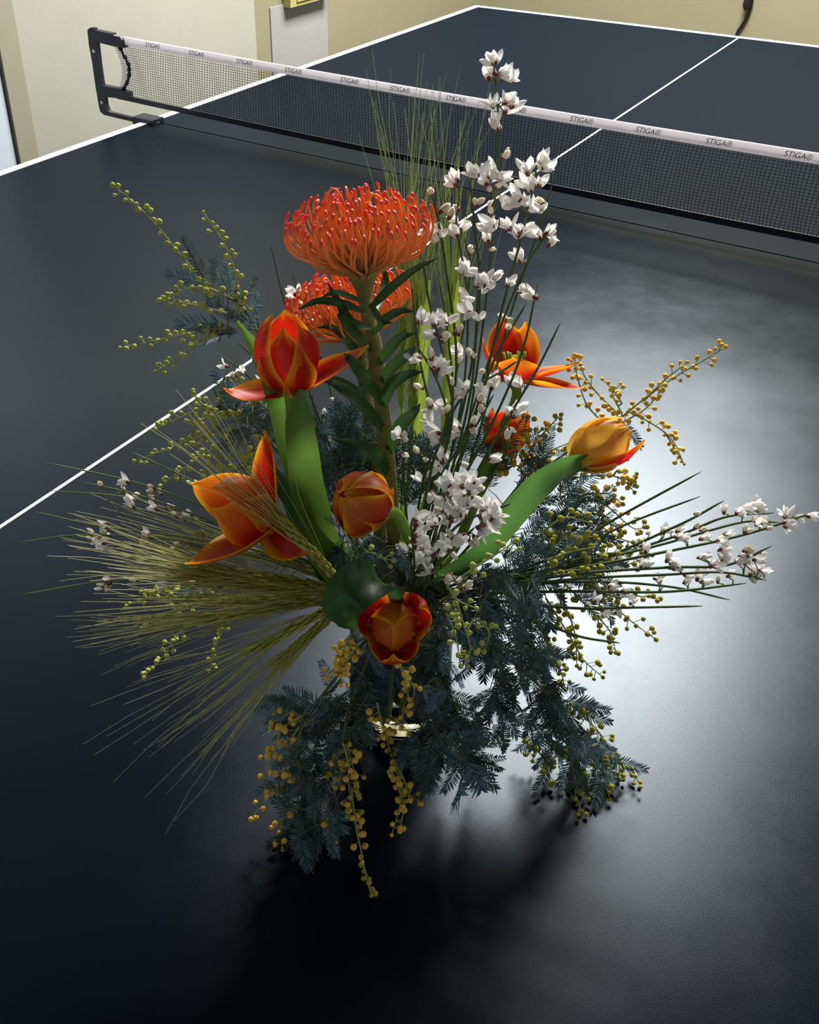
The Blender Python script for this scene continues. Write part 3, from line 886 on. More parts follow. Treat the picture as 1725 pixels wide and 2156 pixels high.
broom_group('leafless upright broom stem carrying white pea blossoms, beside the large pincushion', 'upright white broom stems',
    [[(930, 1130, .01), (985, 900, .0), (1025, 620, -.01), (1045, 380, -.015), (1050, 260, -.02), (1037, 105, -.02)],
     [(900, 1130, .015), (960, 800, .01), (935, 540, .01), (915, 430, .01), (905, 388, .01)],
     [(905, 1130, 0), (970, 860, -.01), (985, 640, -.01), (962, 480, -.01), (966, 420, -.01)],
     [(920, 1150, -.02), (1000, 940, -.03), (1070, 680, -.04), (1128, 500, -.05), (1168, 372, -.055)],
     [(915, 1130, .01), (1000, 880, .01), (1060, 640, .0), (1098, 500, .0), (1122, 400, .0), (1132, 330, .0)],
     [(905, 1130, .02), (975, 860, .015), (1010, 640, .01), (998, 460, .01), (988, 360, .01)],
     [(915, 1160, .03), (960, 1040, .04), (1042, 880, .04), (1100, 740, .04), (1132, 598, .04)],
     [(925, 1160, .03), (985, 1030, .03), (1070, 880, .03), (1130, 780, .03), (1180, 680, .03)],
     [(905, 1160, .02), (990, 900, .03), (1040, 760, .03), (1078, 690, .03), (1108, 640, .03)],
     [(870, 1130, .04), (905, 900, .05), (885, 760, .05), (866, 600, .045)],
     [(880, 1130, .05), (950, 900, .06), (935, 760, .06), (905, 640, .06), (890, 540, .055)],
     [(890, 1130, .03), (950, 880, .04), (945, 720, .04), (926, 596, .04)],
     [(905, 1130, -.01), (970, 940, -.02), (1050, 700, -.03), (1108, 560, -.03), (1160, 480, -.03)],
     [(905, 1130, .03), (960, 960, .05), (995, 800, .05), (1005, 640, .05), (1012, 545, .05)],
     [(890, 1130, .0), (940, 900, -.02), (975, 700, -.03), (990, 560, -.03), (978, 500, -.03)],
     [(880, 1130, .05), (910, 980, .07), (940, 880, .075), (920, 800, .075), (880, 730, .07)],
     [(880, 1130, .05), (930, 1000, .07), (1000, 900, .075), (1040, 830, .07)],
     [(860, 1130, .04), (850, 980, .06), (858, 900, .06)],
     [(880, 1140, .02), (925, 960, .03), (970, 840, .03), (1060, 780, .02), (1090, 760, .02)]],
    [(1037, 110, 2, 'oh'), (1060, 138, 2, 'oh'), (1032, 140, 2, 'hh'), (1080, 150, 1, 'h'), (1036, 200, 1, 'o'), (1060, 205, 2, 'oh'), (1084, 208, 1, 'h'), (1038, 240, 2, 'hb'), (1070, 305, 2, 'bb'),
     (990, 342, 2, 'oh'), (965, 372, 2, 'oh'), (1030, 355, 3, 'ohb'), (1052, 362, 3, 'oh'), (1040, 385, 2, 'hb'), (1112, 345, 1, 'o'), (1150, 325, 2, 'oh'), (1165, 340, 1, 'h'), (1135, 375, 2, 'oh'),
     (1118, 382, 2, 'oh'), (1085, 405, 2, 'oh'), (1105, 415, 2, 'oh'), (1150, 418, 2, 'ob'), (1006, 410, 2, 'hb'), (1030, 425, 2, 'bb'), (940, 432, 2, 'bb'), (962, 425, 1, 'b'), (905, 392, 1, 'b'),
     (905, 485, 2, 'oh'), (925, 475, 1, 'h'), (965, 460, 2, 'oh'), (955, 480, 1, 'h'), (980, 505, 2, 'hb'), (1028, 465, 2, 'oh'), (1038, 500, 2, 'hb'), (1080, 465, 2, 'oh'), (1100, 480, 2, 'oh'), (1150, 492, 2, 'oh'), (1168, 500, 1, 'h'),
     (1105, 525, 2, 'hh'), (970, 565, 2, 'oh'), (1012, 585, 2, 'oo'), (1030, 590, 1, 'o'), (1048, 575, 1, 'h'), (1075, 585, 1, 'h'), (1100, 600, 2, 'hb'), (1125, 610, 1, 'h'),
     (980, 625, 2, 'oh'), (995, 650, 2, 'hb'), (885, 660, 1, 'o'), (915, 655, 2, 'hb'), (940, 660, 2, 'oh'), (960, 675, 2, 'bh'), (905, 695, 1, 'h'), (925, 700, 2, 'bb'), (878, 742, 1, 'h'), (905, 745, 2, 'bb'), (925, 765, 2, 'oh'),
     (960, 735, 2, 'hh'), (1000, 730, 2, 'bb'), (1065, 660, 2, 'hb'), (1080, 680, 1, 'b'), (985, 810, 2, 'hh'), (1012, 812, 2, 'oh'), (1040, 790, 2, 'oh'), (1075, 790, 1, 'h'), (1100, 800, 1, 'h'), (1020, 835, 2, 'bb'),
     (910, 845, 2, 'hb'), (890, 855, 1, 'b'), (940, 850, 2, 'hb'), (835, 905, 1, 'h'), (862, 905, 2, 'ob'), (905, 885, 2, 'hb'), (930, 905, 2, 'hb'), (960, 900, 2, 'hb'), (1000, 895, 1, 'b'), (880, 935, 1, 'b'), (855, 945, 1, 'b'), (895, 960, 1, 'b'),
     (928, 962, 2, 'oh'), (965, 958, 2, 'oh'), (1045, 960, 1, 'h'), (1085, 850, 2, 'hb'), (1100, 850, 1, 'h'), (1080, 895, 1, 'h'), (885, 1000, 1, 'h'), (910, 1030, 1, 'h'), (1020, 770, 1, 'b'), (950, 790, 1, 'b'), (880, 800, 1, 'b'), (1005, 870, 1, 'b')],
    41, own={0: 'tallest broom stem, its topmost white blossoms rising above the net tape', 3: 'dark green broom stem with a bare tip leaning in front of the net bottom band',
             4: 'broom stem topped by two big white blossom bunches in front of the net', 5: 'broom stem topped by a white blossom bunch just beside the tallest one',
             6: 'leafless broom stem crossing in front of the open tulip, its tip bare', 7: 'bare pointed broom stem slanting past the open tulip towards the yellow bud',
             8: 'short broom stem ending in small blossoms at the open tulip top petal', 1: 'broom stem with a single round bud at its tip beside the large pincushion',
             17: 'short broom stem with a forked white blossom beside the pincushion stem'}, size=1.14)

broom_group('short broom stem thick with white blossoms, crowded at the middle of the front', 'front clump of white broom',
    [[(880, 1200, .08), (930, 1120, .11), (985, 1040, .13), (1000, 1000, .13)], [(890, 1210, .09), (960, 1110, .12), (1040, 1075, .13), (1075, 1060, .13)],
     [(870, 1210, .09), (870, 1150, .12), (865, 1100, .13)], [(880, 1220, .09), (885, 1190, .13), (895, 1200, .14)], [(890, 1200, .08), (950, 1080, .12), (930, 1020, .12)],
     [(900, 1220, .09), (960, 1150, .13), (1000, 1110, .14)], [(900, 1230, .09), (960, 1215, .13), (975, 1250, .14)]],
    [(970, 1000, 2, 'oh'), (1000, 992, 2, 'hh'), (1012, 1008, 2, 'hb'), (945, 1008, 2, 'oh'), (930, 1030, 2, 'oh'), (1055, 1060, 2, 'oh'), (1062, 1080, 2, 'oo'), (1040, 1095, 3, 'oo'), (1030, 1050, 2, 'oh'), (985, 1040, 3, 'oh'),
     (1000, 1060, 2, 'oh'), (975, 1080, 3, 'oo'), (955, 1060, 2, 'oh'), (940, 1085, 2, 'hb'), (870, 1085, 2, 'hb'), (890, 1075, 2, 'hb'), (905, 1100, 2, 'oh'), (880, 1120, 2, 'hb'), (935, 1110, 2, 'oh'), (960, 1115, 2, 'hb'),
     (985, 1120, 2, 'hh'), (1005, 1130, 2, 'hb'), (860, 1145, 2, 'oh'), (890, 1145, 2, 'oh'), (915, 1160, 2, 'oh'), (875, 1180, 2, 'oh'), (905, 1190, 2, 'oh'), (940, 1150, 2, 'hh'), (895, 1165, 2, 'hh'), (960, 1165, 1, 'b'), (965, 1240, 2, 'bb'), (980, 1250, 2, 'bb'), (950, 1230, 1, 'b'), (925, 1060, 2, 'hb'), (1020, 1080, 2, 'hb')],
    42, own={0: 'highest short broom stem of the front blossom clump', 1: 'short broom stem leading the front clump out over the yellow bud leaf',
             3: 'lowest short broom stem of the front clump, blossoms hanging over the dark leaves', 6: 'short broom stem with only pale closed buds below the front clump'}, size=1.05, axis_out=.75)

broom_group('thin broom stem with small pale buds stretched out above the feathery grass', 'broom stems reaching over the grass',
    [[(690, 1190, .04), (480, 1090, .05), (300, 1020, .05), (92, 973, .05)], [(690, 1200, .04), (450, 1100, .05), (300, 1045, .05), (175, 1015, .05)],
     [(690, 1200, .03), (450, 1110, .03), (280, 1050, .03), (105, 1033, .03)], [(690, 1200, .05), (450, 1140, .07), (220, 1110, .07), (72, 1077, .07)],
     [(690, 1220, .05), (450, 1150, .07), (200, 1126, .07), (37, 1142, .07)], [(690, 1230, .06), (450, 1215, .08), (240, 1222, .08), (40, 1253, .08)],
     [(690, 1210, .04), (420, 1150, .05), (290, 1110, .05), (206, 1030, .05)], [(690, 1190, .03), (480, 1110, .04), (360, 1085, .04), (250, 1064, .04)],
     [(690, 1180, .02), (500, 1060, .02), (380, 1000, .02), (278, 952, .02)]],
    [(204, 1010, 1, 'b'), (252, 1010, 1, 'h'), (248, 1025, 1, 'b'), (305, 1018, 1, 'b'), (310, 1028, 2, 'bb'), (325, 1028, 1, 'b'), (265, 1045, 1, 'h'), (262, 1058, 1, 'h'), (278, 1036, 1, 'b'), (308, 1046, 1, 'b'), (312, 1066, 1, 'h'), (345, 1058, 1, 'b'), (356, 1062, 1, 'b'), (385, 1072, 1, 'h'), (360, 1085, 2, 'bb'), (402, 1088, 1, 'b'),
     (205, 1108, 1, 'h'), (180, 1116, 1, 'b'), (200, 1128, 2, 'hb'), (212, 1130, 1, 'h'), (204, 1148, 1, 'o'), (172, 1132, 1, 'b'), (302, 1120, 2, 'hb'), (292, 1135, 1, 'h'), (285, 1142, 1, 'b'), (350, 1150, 2, 'bb'), (395, 1010, 1, 'h'),
     (205, 1225, 2, 'oh'), (215, 1240, 2, 'hb'), (265, 1224, 1, 'b'), (330, 1212, 1, 'h'), (336, 1232, 1, 'h'), (418, 1188, 1, 'b')],
    43, own={0: 'longest thin broom stem crossing the white centre line', 5: 'lowest thin broom stem dipping at its tip, white blossoms halfway along',
             4: 'thin broom stem bending down slightly past a bunch of pale blossoms', 6: 'sharply curved thin broom stem rising out of the feathery grass'}, r0=.0008, r1=.00045, size=.86, lightstem=.5, axis_out=.4)

broom_group('broom stem behind the tall tulip with a few white blossoms on its left', 'broom stems behind the tall tulip',
    [[(760, 1100, -.02), (660, 850, -.03), (600, 640, -.03), (570, 515, -.03)], [(740, 1100, -.02), (640, 880, -.03), (560, 740, -.03), (535, 640, -.03)],
     [(730, 1100, -.02), (600, 880, -.03), (520, 790, -.03), (452, 740, -.03)], [(760, 1100, -.03), (690, 800, -.04), (640, 660, -.045), (615, 570, -.045)],
     [(740, 1110, -.02), (620, 860, -.04), (540, 760, -.04), (498, 718, -.04)]],
    [(460, 765, 1, 'h'), (478, 785, 2, 'hb'), (500, 775, 1, 'h'), (530, 742, 1, 'h'), (545, 790, 1, 'h'), (552, 700, 2, 'hb'), (560, 690, 1, 'h'), (548, 720, 1, 'h'), (620, 600, 2, 'oh'), (605, 612, 1, 'h'), (632, 625, 2, 'hb'), (618, 625, 1, 'h'), (690, 770, 1, 'h'), (700, 830, 1, 'b'), (680, 860, 1, 'h')],
    44, own={0: 'bare thin broom stem rising just above the tall tulip tip', 2: 'broom stem with pinkish blossoms against the white centre line',
             3: 'thin broom stem with white blossoms beside the smaller pincushion'}, r0=.0008, r1=.0004, size=.85)

broom_group('broom stem with white and maroon blossoms reaching across the bright reflection', 'broom stems reaching over the bright table',
    [[(960, 1230, 0), (1150, 1180, .0), (1300, 1090, .0), (1477, 993, .0)], [(960, 1230, 0), (1150, 1190, .02), (1310, 1108, .02), (1475, 1045, .02)],
     [(960, 1240, .02), (1200, 1200, .03), (1420, 1110, .03), (1525, 1054, .03)], [(960, 1240, .02), (1200, 1200, .04), (1400, 1162, .05), (1570, 1125, .05), (1722, 1076, .05)],
     [(960, 1240, 0), (1200, 1195, .01), (1420, 1130, .01), (1530, 1088, .01), (1630, 1080, .01)], [(960, 1250, .03), (1200, 1210, .05), (1400, 1195, .06), (1530, 1190, .06), (1625, 1150, .06)],
     [(960, 1250, .02), (1200, 1245, .04), (1400, 1246, .05), (1572, 1228, .05)], [(960, 1250, .02), (1200, 1225, .03), (1400, 1234, .03), (1537, 1263, .03)],
     [(960, 1260, .03), (1200, 1280, .05), (1340, 1279, .05), (1480, 1276, .05)], [(960, 1270, .02), (1120, 1305, .03), (1220, 1340, .03), (1306, 1354, .03)],
     [(960, 1250, .03), (1200, 1220, .05), (1400, 1210, .06), (1520, 1205, .06), (1615, 1222, .06)], [(960, 1240, .02), (1200, 1190, .03), (1380, 1150, .03), (1560, 1100, .03), (1640, 1100, .03)]],
    [(1580, 1070, 2, 'oh'), (1600, 1065, 2, 'oo'), (1570, 1075, 1, 'h'), (1610, 1085, 2, 'hb'), (1595, 1095, 2, 'hb'), (1625, 1098, 2, 'bb'), (1620, 1092, 2, 'bb'), (1585, 1105, 2, 'hb'), (1538, 1068, 1, 'h'), (1480, 1072, 1, 'b'),
     (1672, 1088, 2, 'oh'), (1690, 1090, 1, 'o'), (1668, 1110, 1, 'h'), (1720, 1085, 1, 'h'), (1490, 1100, 2, 'hb'), (1440, 1108, 1, 'h'), (1450, 1130, 2, 'hb'), (1495, 1125, 1, 'h'), (1540, 1125, 2, 'oh'), (1530, 1135, 1, 'h'), (1400, 1120, 2, 'hb'), (1415, 1112, 1, 'h'),
     (1360, 1140, 2, 'oh'), (1375, 1150, 1, 'h'), (1365, 1180, 2, 'hh'), (1430, 1175, 2, 'hb'), (1440, 1190, 2, 'hb'), (1500, 1160, 2, 'hb'), (1545, 1165, 2, 'oo'), (1525, 1180, 2, 'oh'), (1570, 1180, 2, 'oh'), (1590, 1160, 2, 'bb'), (1610, 1165, 2, 'bb'), (1580, 1150, 2, 'bb'), (1598, 1178, 2, 'bh'), (1605, 1200, 2, 'oo'), (1620, 1205, 1, 'o'), (1600, 1225, 2, 'bb'), (1550, 1205, 1, 'h'), (1490, 1212, 2, 'hb'), (1495, 1225, 1, 'h'), (1520, 1215, 1, 'b'),
     (1400, 1225, 2, 'hb'), (1450, 1215, 2, 'hb'), (1330, 1240, 2, 'hh'), (1340, 1262, 1, 'o'), (1265, 1262, 1, 'h'), (1300, 1240, 1, 'h'), (1310, 1280, 2, 'hb'), (1285, 1285, 1, 'h'), (1300, 1230, 1, 'h'), (1375, 1115, 1, 'b'), (1350, 1085, 1, 'b')],
    45, own={3: 'longest broom stem reaching far over the table, white blossoms at its tip', 0: 'steepest bare dark broom stem pointing up over the bright reflection',
             1: 'bare broom stem with tiny buds just under the steepest one', 2: 'broom stem with a forked bare tip beside the white blossom bunch',
             6: 'bare dark broom stem crossing another one below the blossom bunches', 7: 'bare broom stem bending down across the one above it',
             8: 'level bare broom stem pointing straight out over the bright reflection', 9: 'lowest bare broom stem sloping down through the olive mimosa balls'}, r0=.0012, r1=.0007, size=.92, axis_out=.5)

# ------------------------------------------------------------------ mimosa
def ball_mesh(k):
    import bmesh
    bm = bmesh.new()
    bmesh.ops.create_icosphere(bm, subdivisions=2, radius=1.0)
    r_ = random.Random(3)
    for v in bm.verts:
        v.co *= r_.uniform(.86, 1.1)
    me = bpy.data.meshes.new('flower_ball')
    bm.to_mesh(me); bm.free()
    me.materials.append(M_ball[k])
    me.polygons.foreach_set('use_smooth', [True] * len(me.polygons))
    return me
BALL = {k: ball_mesh(k) for k in M_ball}

def pinna_mesh(seed, n=17, width=.17, droop=.15, tint=0.0):
    r_ = random.Random(seed)
    b = MB()
    c0, c1 = lerp(srgb(46, 62, 52), srgb(72, 100, 112), tint), lerp(srgb(78, 98, 86), srgb(112, 144, 158), tint)
    def cen(u): return Vector((u, 0, -droop * u * u))
    b.tube([cen(i / 5) for i in range(6)], [.010, .009, .008, .007, .005, .003], 3, col=c0, cap=False)
    for i in range(n):
        u = .10 + .88 * i / (n - 1)
        wl = width * (math.sin(math.pi * (.16 + .72 * u)) ** .6) * r_.uniform(.9, 1.08)
        for s in (-1, 1):
            ang = math.radians(62 - 30 * u + r_.uniform(-8, 8))
            d = Vector((math.cos(ang), s * math.sin(ang), r_.uniform(.0, .35)))
            p = cen(u); q = Vector((-d.y, d.x, 0)).normalized() * .019
            e = p + d * wl
            m = p + d * wl * .5 + Vector((0, 0, .012))
            col = lerp(c0, c1, r_.random())
            b.add([p - q * .5, m - q, e - q * .3, e + q * .3, m + q, p + q * .5], [(0, 1, 4, 5), (1, 2, 3, 4)], col)
    e = cen(1)
    return b.mesh('leaf_frond', M_frond)
PIN = [pinna_mesh(s, width=w, tint=t) for s, w, t in ((1, .20, .1), (2, .23, .35), (3, .18, 0), (4, .26, .8))]

def put_frond(t, a, bpt, rnd, name='leaf_frond'):
    X = bpt - a
    L = X.length
    if L < 1e-4: return
    X.normalize()
    nh = (TOCAM * rnd.uniform(.4, 1.2) + UP * rnd.uniform(.3, 1.2) + RIGHT * rnd.uniform(-.7, .7))
    Z = nh - X * nh.dot(X); Z = Z.normalized() if Z.length > 1e-4 else X.orthogonal().normalized()
    Y = Z.cross(X)
    M = Matrix((X * L, Y * L, Z * L)).transposed().to_4x4(); M.translation = a
    part(name, PIN[rnd.randrange(4)], None, t, M)  # alike fronds share four meshes

def mimosa(label, group, seed, stem=None, racemes=(), fronds=(), masses=(), ball='yellow', br=.0021, ped=.0042, gap=.0052, frond_len=.022):
    """stem: pixel path from the rim; racemes: (path, n or None); fronds: (x0,y0,x1,y1,dep); masses: (cx,cy,rx,ry,dep0,dep1,count,len)"""
    rnd = random.Random(seed)
    b = MB()
    root = [P(*q) for q in stem]
    path = spline(stem_base(root[0], rnd) + root, 30)
    t = thing('mimosa_sprig', label, 'flower stem', path[0], group)
    GS = srgb(150, 158, 92)
    b.tube(path, [.0014 - .0007 * i / 30 for i in range(30)], 6, col=srgb(96, 98, 58))
    wood = list(path[6:])
    def twig(p, r0=.0005, cap=.09):
        near = min(wood, key=lambda w: (w - p).length_squared)
        d = (near - p).length
        if .0008 < d < cap:
            mid = near.lerp(p, .5) + UP * (.08 * d)
            b.tube([near, mid, p], [r0, r0 * .8, r0 * .6], 4, col=srgb(104, 110, 70), cap=False)
    for rc in racemes:
        pts = spline([P(*q) for q in rc], 24)
        twig(pts[0], .0007)
        wood += pts[:14]
        L = sum((pts[i + 1] - pts[i]).length for i in range(23))
        b.tube(pts, [.0007 - .0004 * i / 24 for i in range(24)], 5, col=GS)
        n = max(3, int(L / gap))
        for i in range(n + 1):
            u = .06 + .94 * i / n
            s = u * 23; k = min(int(s), 22)
            p = pts[k].lerp(pts[k + 1], s - k)
            T = (pts[k + 1] - pts[k]).normalized()
            for rep in range(1 if (i == n or rnd.random() < .65) else 2):
                d = Vector((rnd.uniform(-1, 1), rnd.uniform(-1, 1), rnd.uniform(-1, 1)))
                d = d - T * d.dot(T); d = d.normalized() if d.length > 1e-4 else T.orthogonal()
                ln = ped * rnd.uniform(.55, 1.5)
                q = p + d * ln + T * ln * .6 if i < n else p + T * .001
                rr = br * rnd.uniform(.8, 1.15) * (1 - .25 * u)
                if q.z < ZT + rr + .0008: q.z = ZT + rr + .0008
                if i < n: b.tube([p, p.lerp(q, .55) + d * .0006, q], .00028, 4, col=GS, cap=False)
                kd = ball
                if ball == 'mix': kd = 'yellow' if u < .6 else 'olive'
                M = Matrix.Translation(q) @ Matrix.Rotation(rnd.uniform(0, 6), 4, (rnd.uniform(-1, 1), rnd.uniform(-1, 1), .3)) @ Matrix.Scale(rr, 4)
                part('flower_ball', BALL[kd], None, t, M)
    for (x0, y0, x1, y1, dp) in fronds:
        twig(P(x0, y0, dp), .0004)
        put_frond(t, P(x0, y0, dp), P(x1, y1, dp + rnd.uniform(-.005, .012)), rnd)
    cen = path[-1]
    for (cx, cy, rx, ry, d0, d1, cnt, dirx, diry) in masses:
        for k in range(int(cnt * .62)):
            r = math.sqrt(rnd.random()); a = rnd.uniform(0, 6.283)
            x, y = cx + rx * r * math.cos(a), cy + ry * r * math.sin(a)
            dp = rnd.uniform(d0, d1)
            p = P(x, y, dp, .006)
            ang = math.atan2(diry, dirx) + rnd.uniform(-1.0, 1.0)
            ln = rnd.uniform(48, 88)
            q = P(x + ln * math.cos(ang), y + ln * math.sin(ang), dp + rnd.uniform(-.012, .014), .006)
            twig(p, .0004)
            if k % 3 == 0: wood.append(p)
            put_frond(t, p, q, rnd)
    wpart('stem', b, M_mstem, t)
    return t

g = 'mimosa sprigs in the bouquet'
mimosa('green budded mimosa sprig pointing up beyond the tall tulip', g, 61, [(720, 1060, -.02), (600, 820, -.03), (520, 660, -.03), (470, 620, -.03)],
       [[(470, 625, -.03), (400, 560, -.03), (330, 475, -.03), (285, 430, -.03), (240, 392, -.03)], [(510, 650, -.03), (495, 575, -.03), (470, 510, -.03), (430, 450, -.03)],
        [(480, 625, -.02), (430, 605, -.02), (380, 612, -.02), (340, 630, -.02)], [(480, 660, -.02), (420, 645, -.02), (370, 635, -.02), (338, 632, -.02)],
        [(480, 690, -.02), (410, 700, -.02), (340, 715, -.02), (256, 732, -.02)], [(440, 700, -.01), (400, 735, -.01), (360, 765, -.01), (330, 780, -.01)], [(500, 660, -.02), (505, 630, -.02), (525, 650, -.02)]],
       [(430, 590, 395, 505, -.03), (440, 600, 350, 572, -.03), (450, 600, 450, 540, -.03), (470, 620, 445, 555, -.04), (490, 640, 480, 560, -.04), (500, 660, 530, 590, -.04), (470, 680, 370, 680, -.02), (480, 690, 395, 690, -.02),
        (500, 690, 420, 720, -.03), (510, 690, 500, 620, -.03), (520, 700, 540, 630, -.03), (500, 670, 440, 640, -.03), (520, 680, 460, 650, -.03), (470, 640, 420, 610, -.03), (500, 700, 440, 700, -.02)],
       ball='green', br=.0019, ped=.0026, gap=.0042)
mimosa('green budded mimosa sprig spreading left below the tall tulip', g, 62, [(720, 1100, .0), (620, 990, .0), (540, 900, .0), (490, 870, .0)],
       [[(500, 880, .0), (440, 855, .0), (400, 870, .0), (330, 902, .0)], [(480, 880, .0), (425, 850, .0), (410, 830, .0)], [(520, 900, .01), (450, 910, .01), (380, 935, .01), (285, 970, .01)],
        [(520, 930, .01), (440, 950, .01), (390, 985, .01), (340, 1022, .01)], [(560, 860, .0), (520, 820, .0), (500, 790, .0)], [(540, 850, .0), (490, 830, .0), (480, 800, .0)], [(530, 870, .01), (470, 890, .01), (430, 880, .01), (400, 920, .01)],
        [(550, 950, .02), (490, 960, .02), (450, 975, .02), (430, 1000, .02)], [(560, 930, .02), (520, 940, .02), (480, 920, .02)], [(540, 960, .02), (500, 985, .02), (470, 990, .02)], [(520, 900, .01), (480, 905, .01), (440, 930, .01)]],
       [(490, 880, 450, 820, 0), (480, 870, 470, 820, 0), (520, 890, 460, 900, .02), (540, 910, 460, 940, .02), (540, 900, 500, 850, 0), (550, 880, 530, 830, 0), (560, 900, 580, 840, 0)],
       masses=[(540, 870, 50, 50, -.02, .02, 34, -1, -.2), (600, 960, 50, 60, -.02, .02, 26, -1, -.3)], ball='green', br=.0018, ped=.0034, gap=.0040)
mimosa('green budded mimosa sprig low down among the feathery grass', g, 63, [(700, 1280, .04), (560, 1240, .05), (470, 1240, .05)],
       [[(480, 1230, .05), (400, 1240, .05), (330, 1250, .05), (268, 1275, .05)], [(470, 1250, .05), (400, 1275, .05), (350, 1290, .05), (300, 1320, .05)], [(440, 1290, .05), (380, 1330, .05), (345, 1380, .05), (305, 1425, .05)],
        [(480, 1310, .05), (460, 1350, .05), (440, 1410, .05)], [(460, 1240, .05), (400, 1225, .05), (340, 1240, .05), (300, 1245, .05)], [(430, 1120, .05), (400, 1130, .05), (395, 1150, .05)]],
       [(450, 1230, 380, 1245, .05), (440, 1250, 370, 1265, .05), (470, 1240, 420, 1215, .05), (600, 1180, 540, 1170, .06), (620, 1170, 560, 1150, .06), (640, 1190, 600, 1160, .06)], ball='green', br=.0018, ped=.0030, gap=.0046)
mimosa('mimosa sprig with golden balls and blue leaves hanging low beside the dark shadow', g, 64, [(760, 1360, .06), (690, 1450, .09), (640, 1520, .10), (620, 1600, .11)],
       [[(650, 1500, .10), (600, 1530, .10), (575, 1580, .10), (558, 1640, .10), (540, 1720, .10)], [(630, 1530, .10), (605, 1570, .10), (600, 1620, .10), (594, 1665, .10)], [(600, 1700, .10), (592, 1750, .10), (595, 1785, .10)], [(640, 1530, .10), (620, 1500, .10), (575, 1520, .10)], [(690, 1720, .11), (692, 1750, .11), (694, 1785, .11)]],
       [(640, 1480, 600, 1450, .10), (690, 1500, 620, 1460, .10), (660, 1530, 590, 1535, .10), (660, 1610, 580, 1640, .10), (600, 1640, 538, 1670, .10), (640, 1700, 560, 1660, .10), (660, 1740, 580, 1690, .10), (640, 1750, 565, 1775, .10),
        (630, 1760, 652, 1842, .12), (690, 1640, 700, 1560, .10), (710, 1700, 722, 1770, .11), (690, 1700, 700, 1760, .11), (640, 1720, 610, 1800, .11), (700, 1450, 680, 1400, .09)],
       masses=[(660, 1500, 55, 50, .06, .10, 46, -.7, .5), (660, 1620, 45, 70, .07, .11, 50, -.3, 1), (655, 1720, 40, 45, .08, .11, 30, -.2, 1), (740, 1470, 60, 60, .05, .09, 44, -.1, 1)], ball='yellow')
mimosa('long mimosa raceme of golden balls trailing straight down over the table', g, 65, [(780, 1380, .06), (740, 1480, .08), (725, 1540, .10)],
       [[(720, 1560, .10), (735, 1610, .105), (735, 1660, .11), (750, 1720, .12)], [(730, 1570, .10), (745, 1620, .105), (755, 1670, .115)], [(740, 1660, .11), (748, 1730, .12), (760, 1790, .125), (770, 1840, .13), (781, 1882, .13)], [(715, 1580, .10), (705, 1620, .10), (712, 1640, .11)]],
       masses=[(730, 1540, 30, 40, .06, .10, 22, 0, 1)], ball='mix', gap=.0042)
mimosa('mimosa raceme of golden balls hanging below the vase', g, 66, [(830, 1390, .06), (820, 1480, .08), (805, 1520, .09)],
       [[(800, 1505, .09), (815, 1560, .09), (835, 1620, .10), (845, 1680, .11), (826, 1755, .12)], [(830, 1600, .10), (850, 1640, .11), (862, 1670, .11), (885, 1690, .115)], [(795, 1480, .09), (802, 1520, .09), (815, 1545, .09)], [(840, 1660, .11), (850, 1700, .115), (843, 1740, .12)]], ball='yellow', gap=.0042)
mimosa('tight bunch of golden mimosa balls beside the curled tulip leaf', g, 67, [(790, 1330, .06), (750, 1350, .09)],
       [[(740, 1335, .10), (722, 1370, .10), (708, 1400, .10), (690, 1425, .10)], [(738, 1350, .10), (720, 1390, .10), (718, 1440, .10)], [(735, 1340, .105), (715, 1365, .105), (712, 1400, .105)], [(750, 1360, .10), (735, 1385, .10), (722, 1410, .10)]], ball='yellow', br=.0020, ped=.003, gap=.0036)
mimosa('sparse mimosa raceme with golden balls right of the front tulip', g, 68, [(830, 1310, .05), (835, 1350, .08)],
       [[(828, 1370, .09), (842, 1400, .09), (855, 1440, .09), (862, 1470, .09)], [(830, 1380, .09), (848, 1410, .09), (872, 1450, .09), (868, 1480, .09)], [(850, 1490, .09), (848, 1520, .09), (846, 1530, .09)]], ball='yellow', gap=.006)
mimosa('blue leaved mimosa sprig with olive balls drooping into the bright reflection', g, 69, [(930, 1310, .03), (1060, 1380, .05), (1160, 1470, .06), (1220, 1560, .06)],
       [[(1200, 1480, .05), (1260, 1540, .05), (1300, 1600, .055), (1346, 1645, .06)], [(1180, 1530, .05), (1215, 1600, .06), (1230, 1650, .065), (1218, 1712, .07)], [(1120, 1540, .05), (1125, 1580, .05), (1122, 1600, .05)], [(1240, 1580, .05), (1270, 1630, .06), (1284, 1680, .06)], [(1150, 1600, .06), (1155, 1630, .06), (1160, 1650, .06)],
        [(1240, 1550, .05), (1270, 1610, .055), (1310, 1640, .06)], [(1195, 1560, .06), (1208, 1640, .06), (1212, 1680, .065)]],
       [(1200, 1480, 1285, 1500, .05), (1210, 1500, 1285, 1520, .05), (1190, 1440, 1235, 1460, .05), (1120, 1500, 1080, 1530, .05), (1060, 1420, 1040, 1500, .05), (1000, 1390, 960, 1440, .05), (1150, 1460, 1110, 1530, .05), (1200, 1500, 1240, 1570, .05), (1230, 1560, 1300, 1580, .05)],
       masses=[(1080, 1380, 70, 45, .02, .07, 60, .6, 1), (1150, 1450, 45, 45, .03, .07, 40, .5, 1), (1190, 1560, 55, 55, .04, .07, 56, .2, 1), (1260, 1590, 30, 35, .04, .06, 18, .4, 1), (1060, 1460, 40, 40, .04, .08, 18, -.2, 1)], ball='olive', gap=.0046)
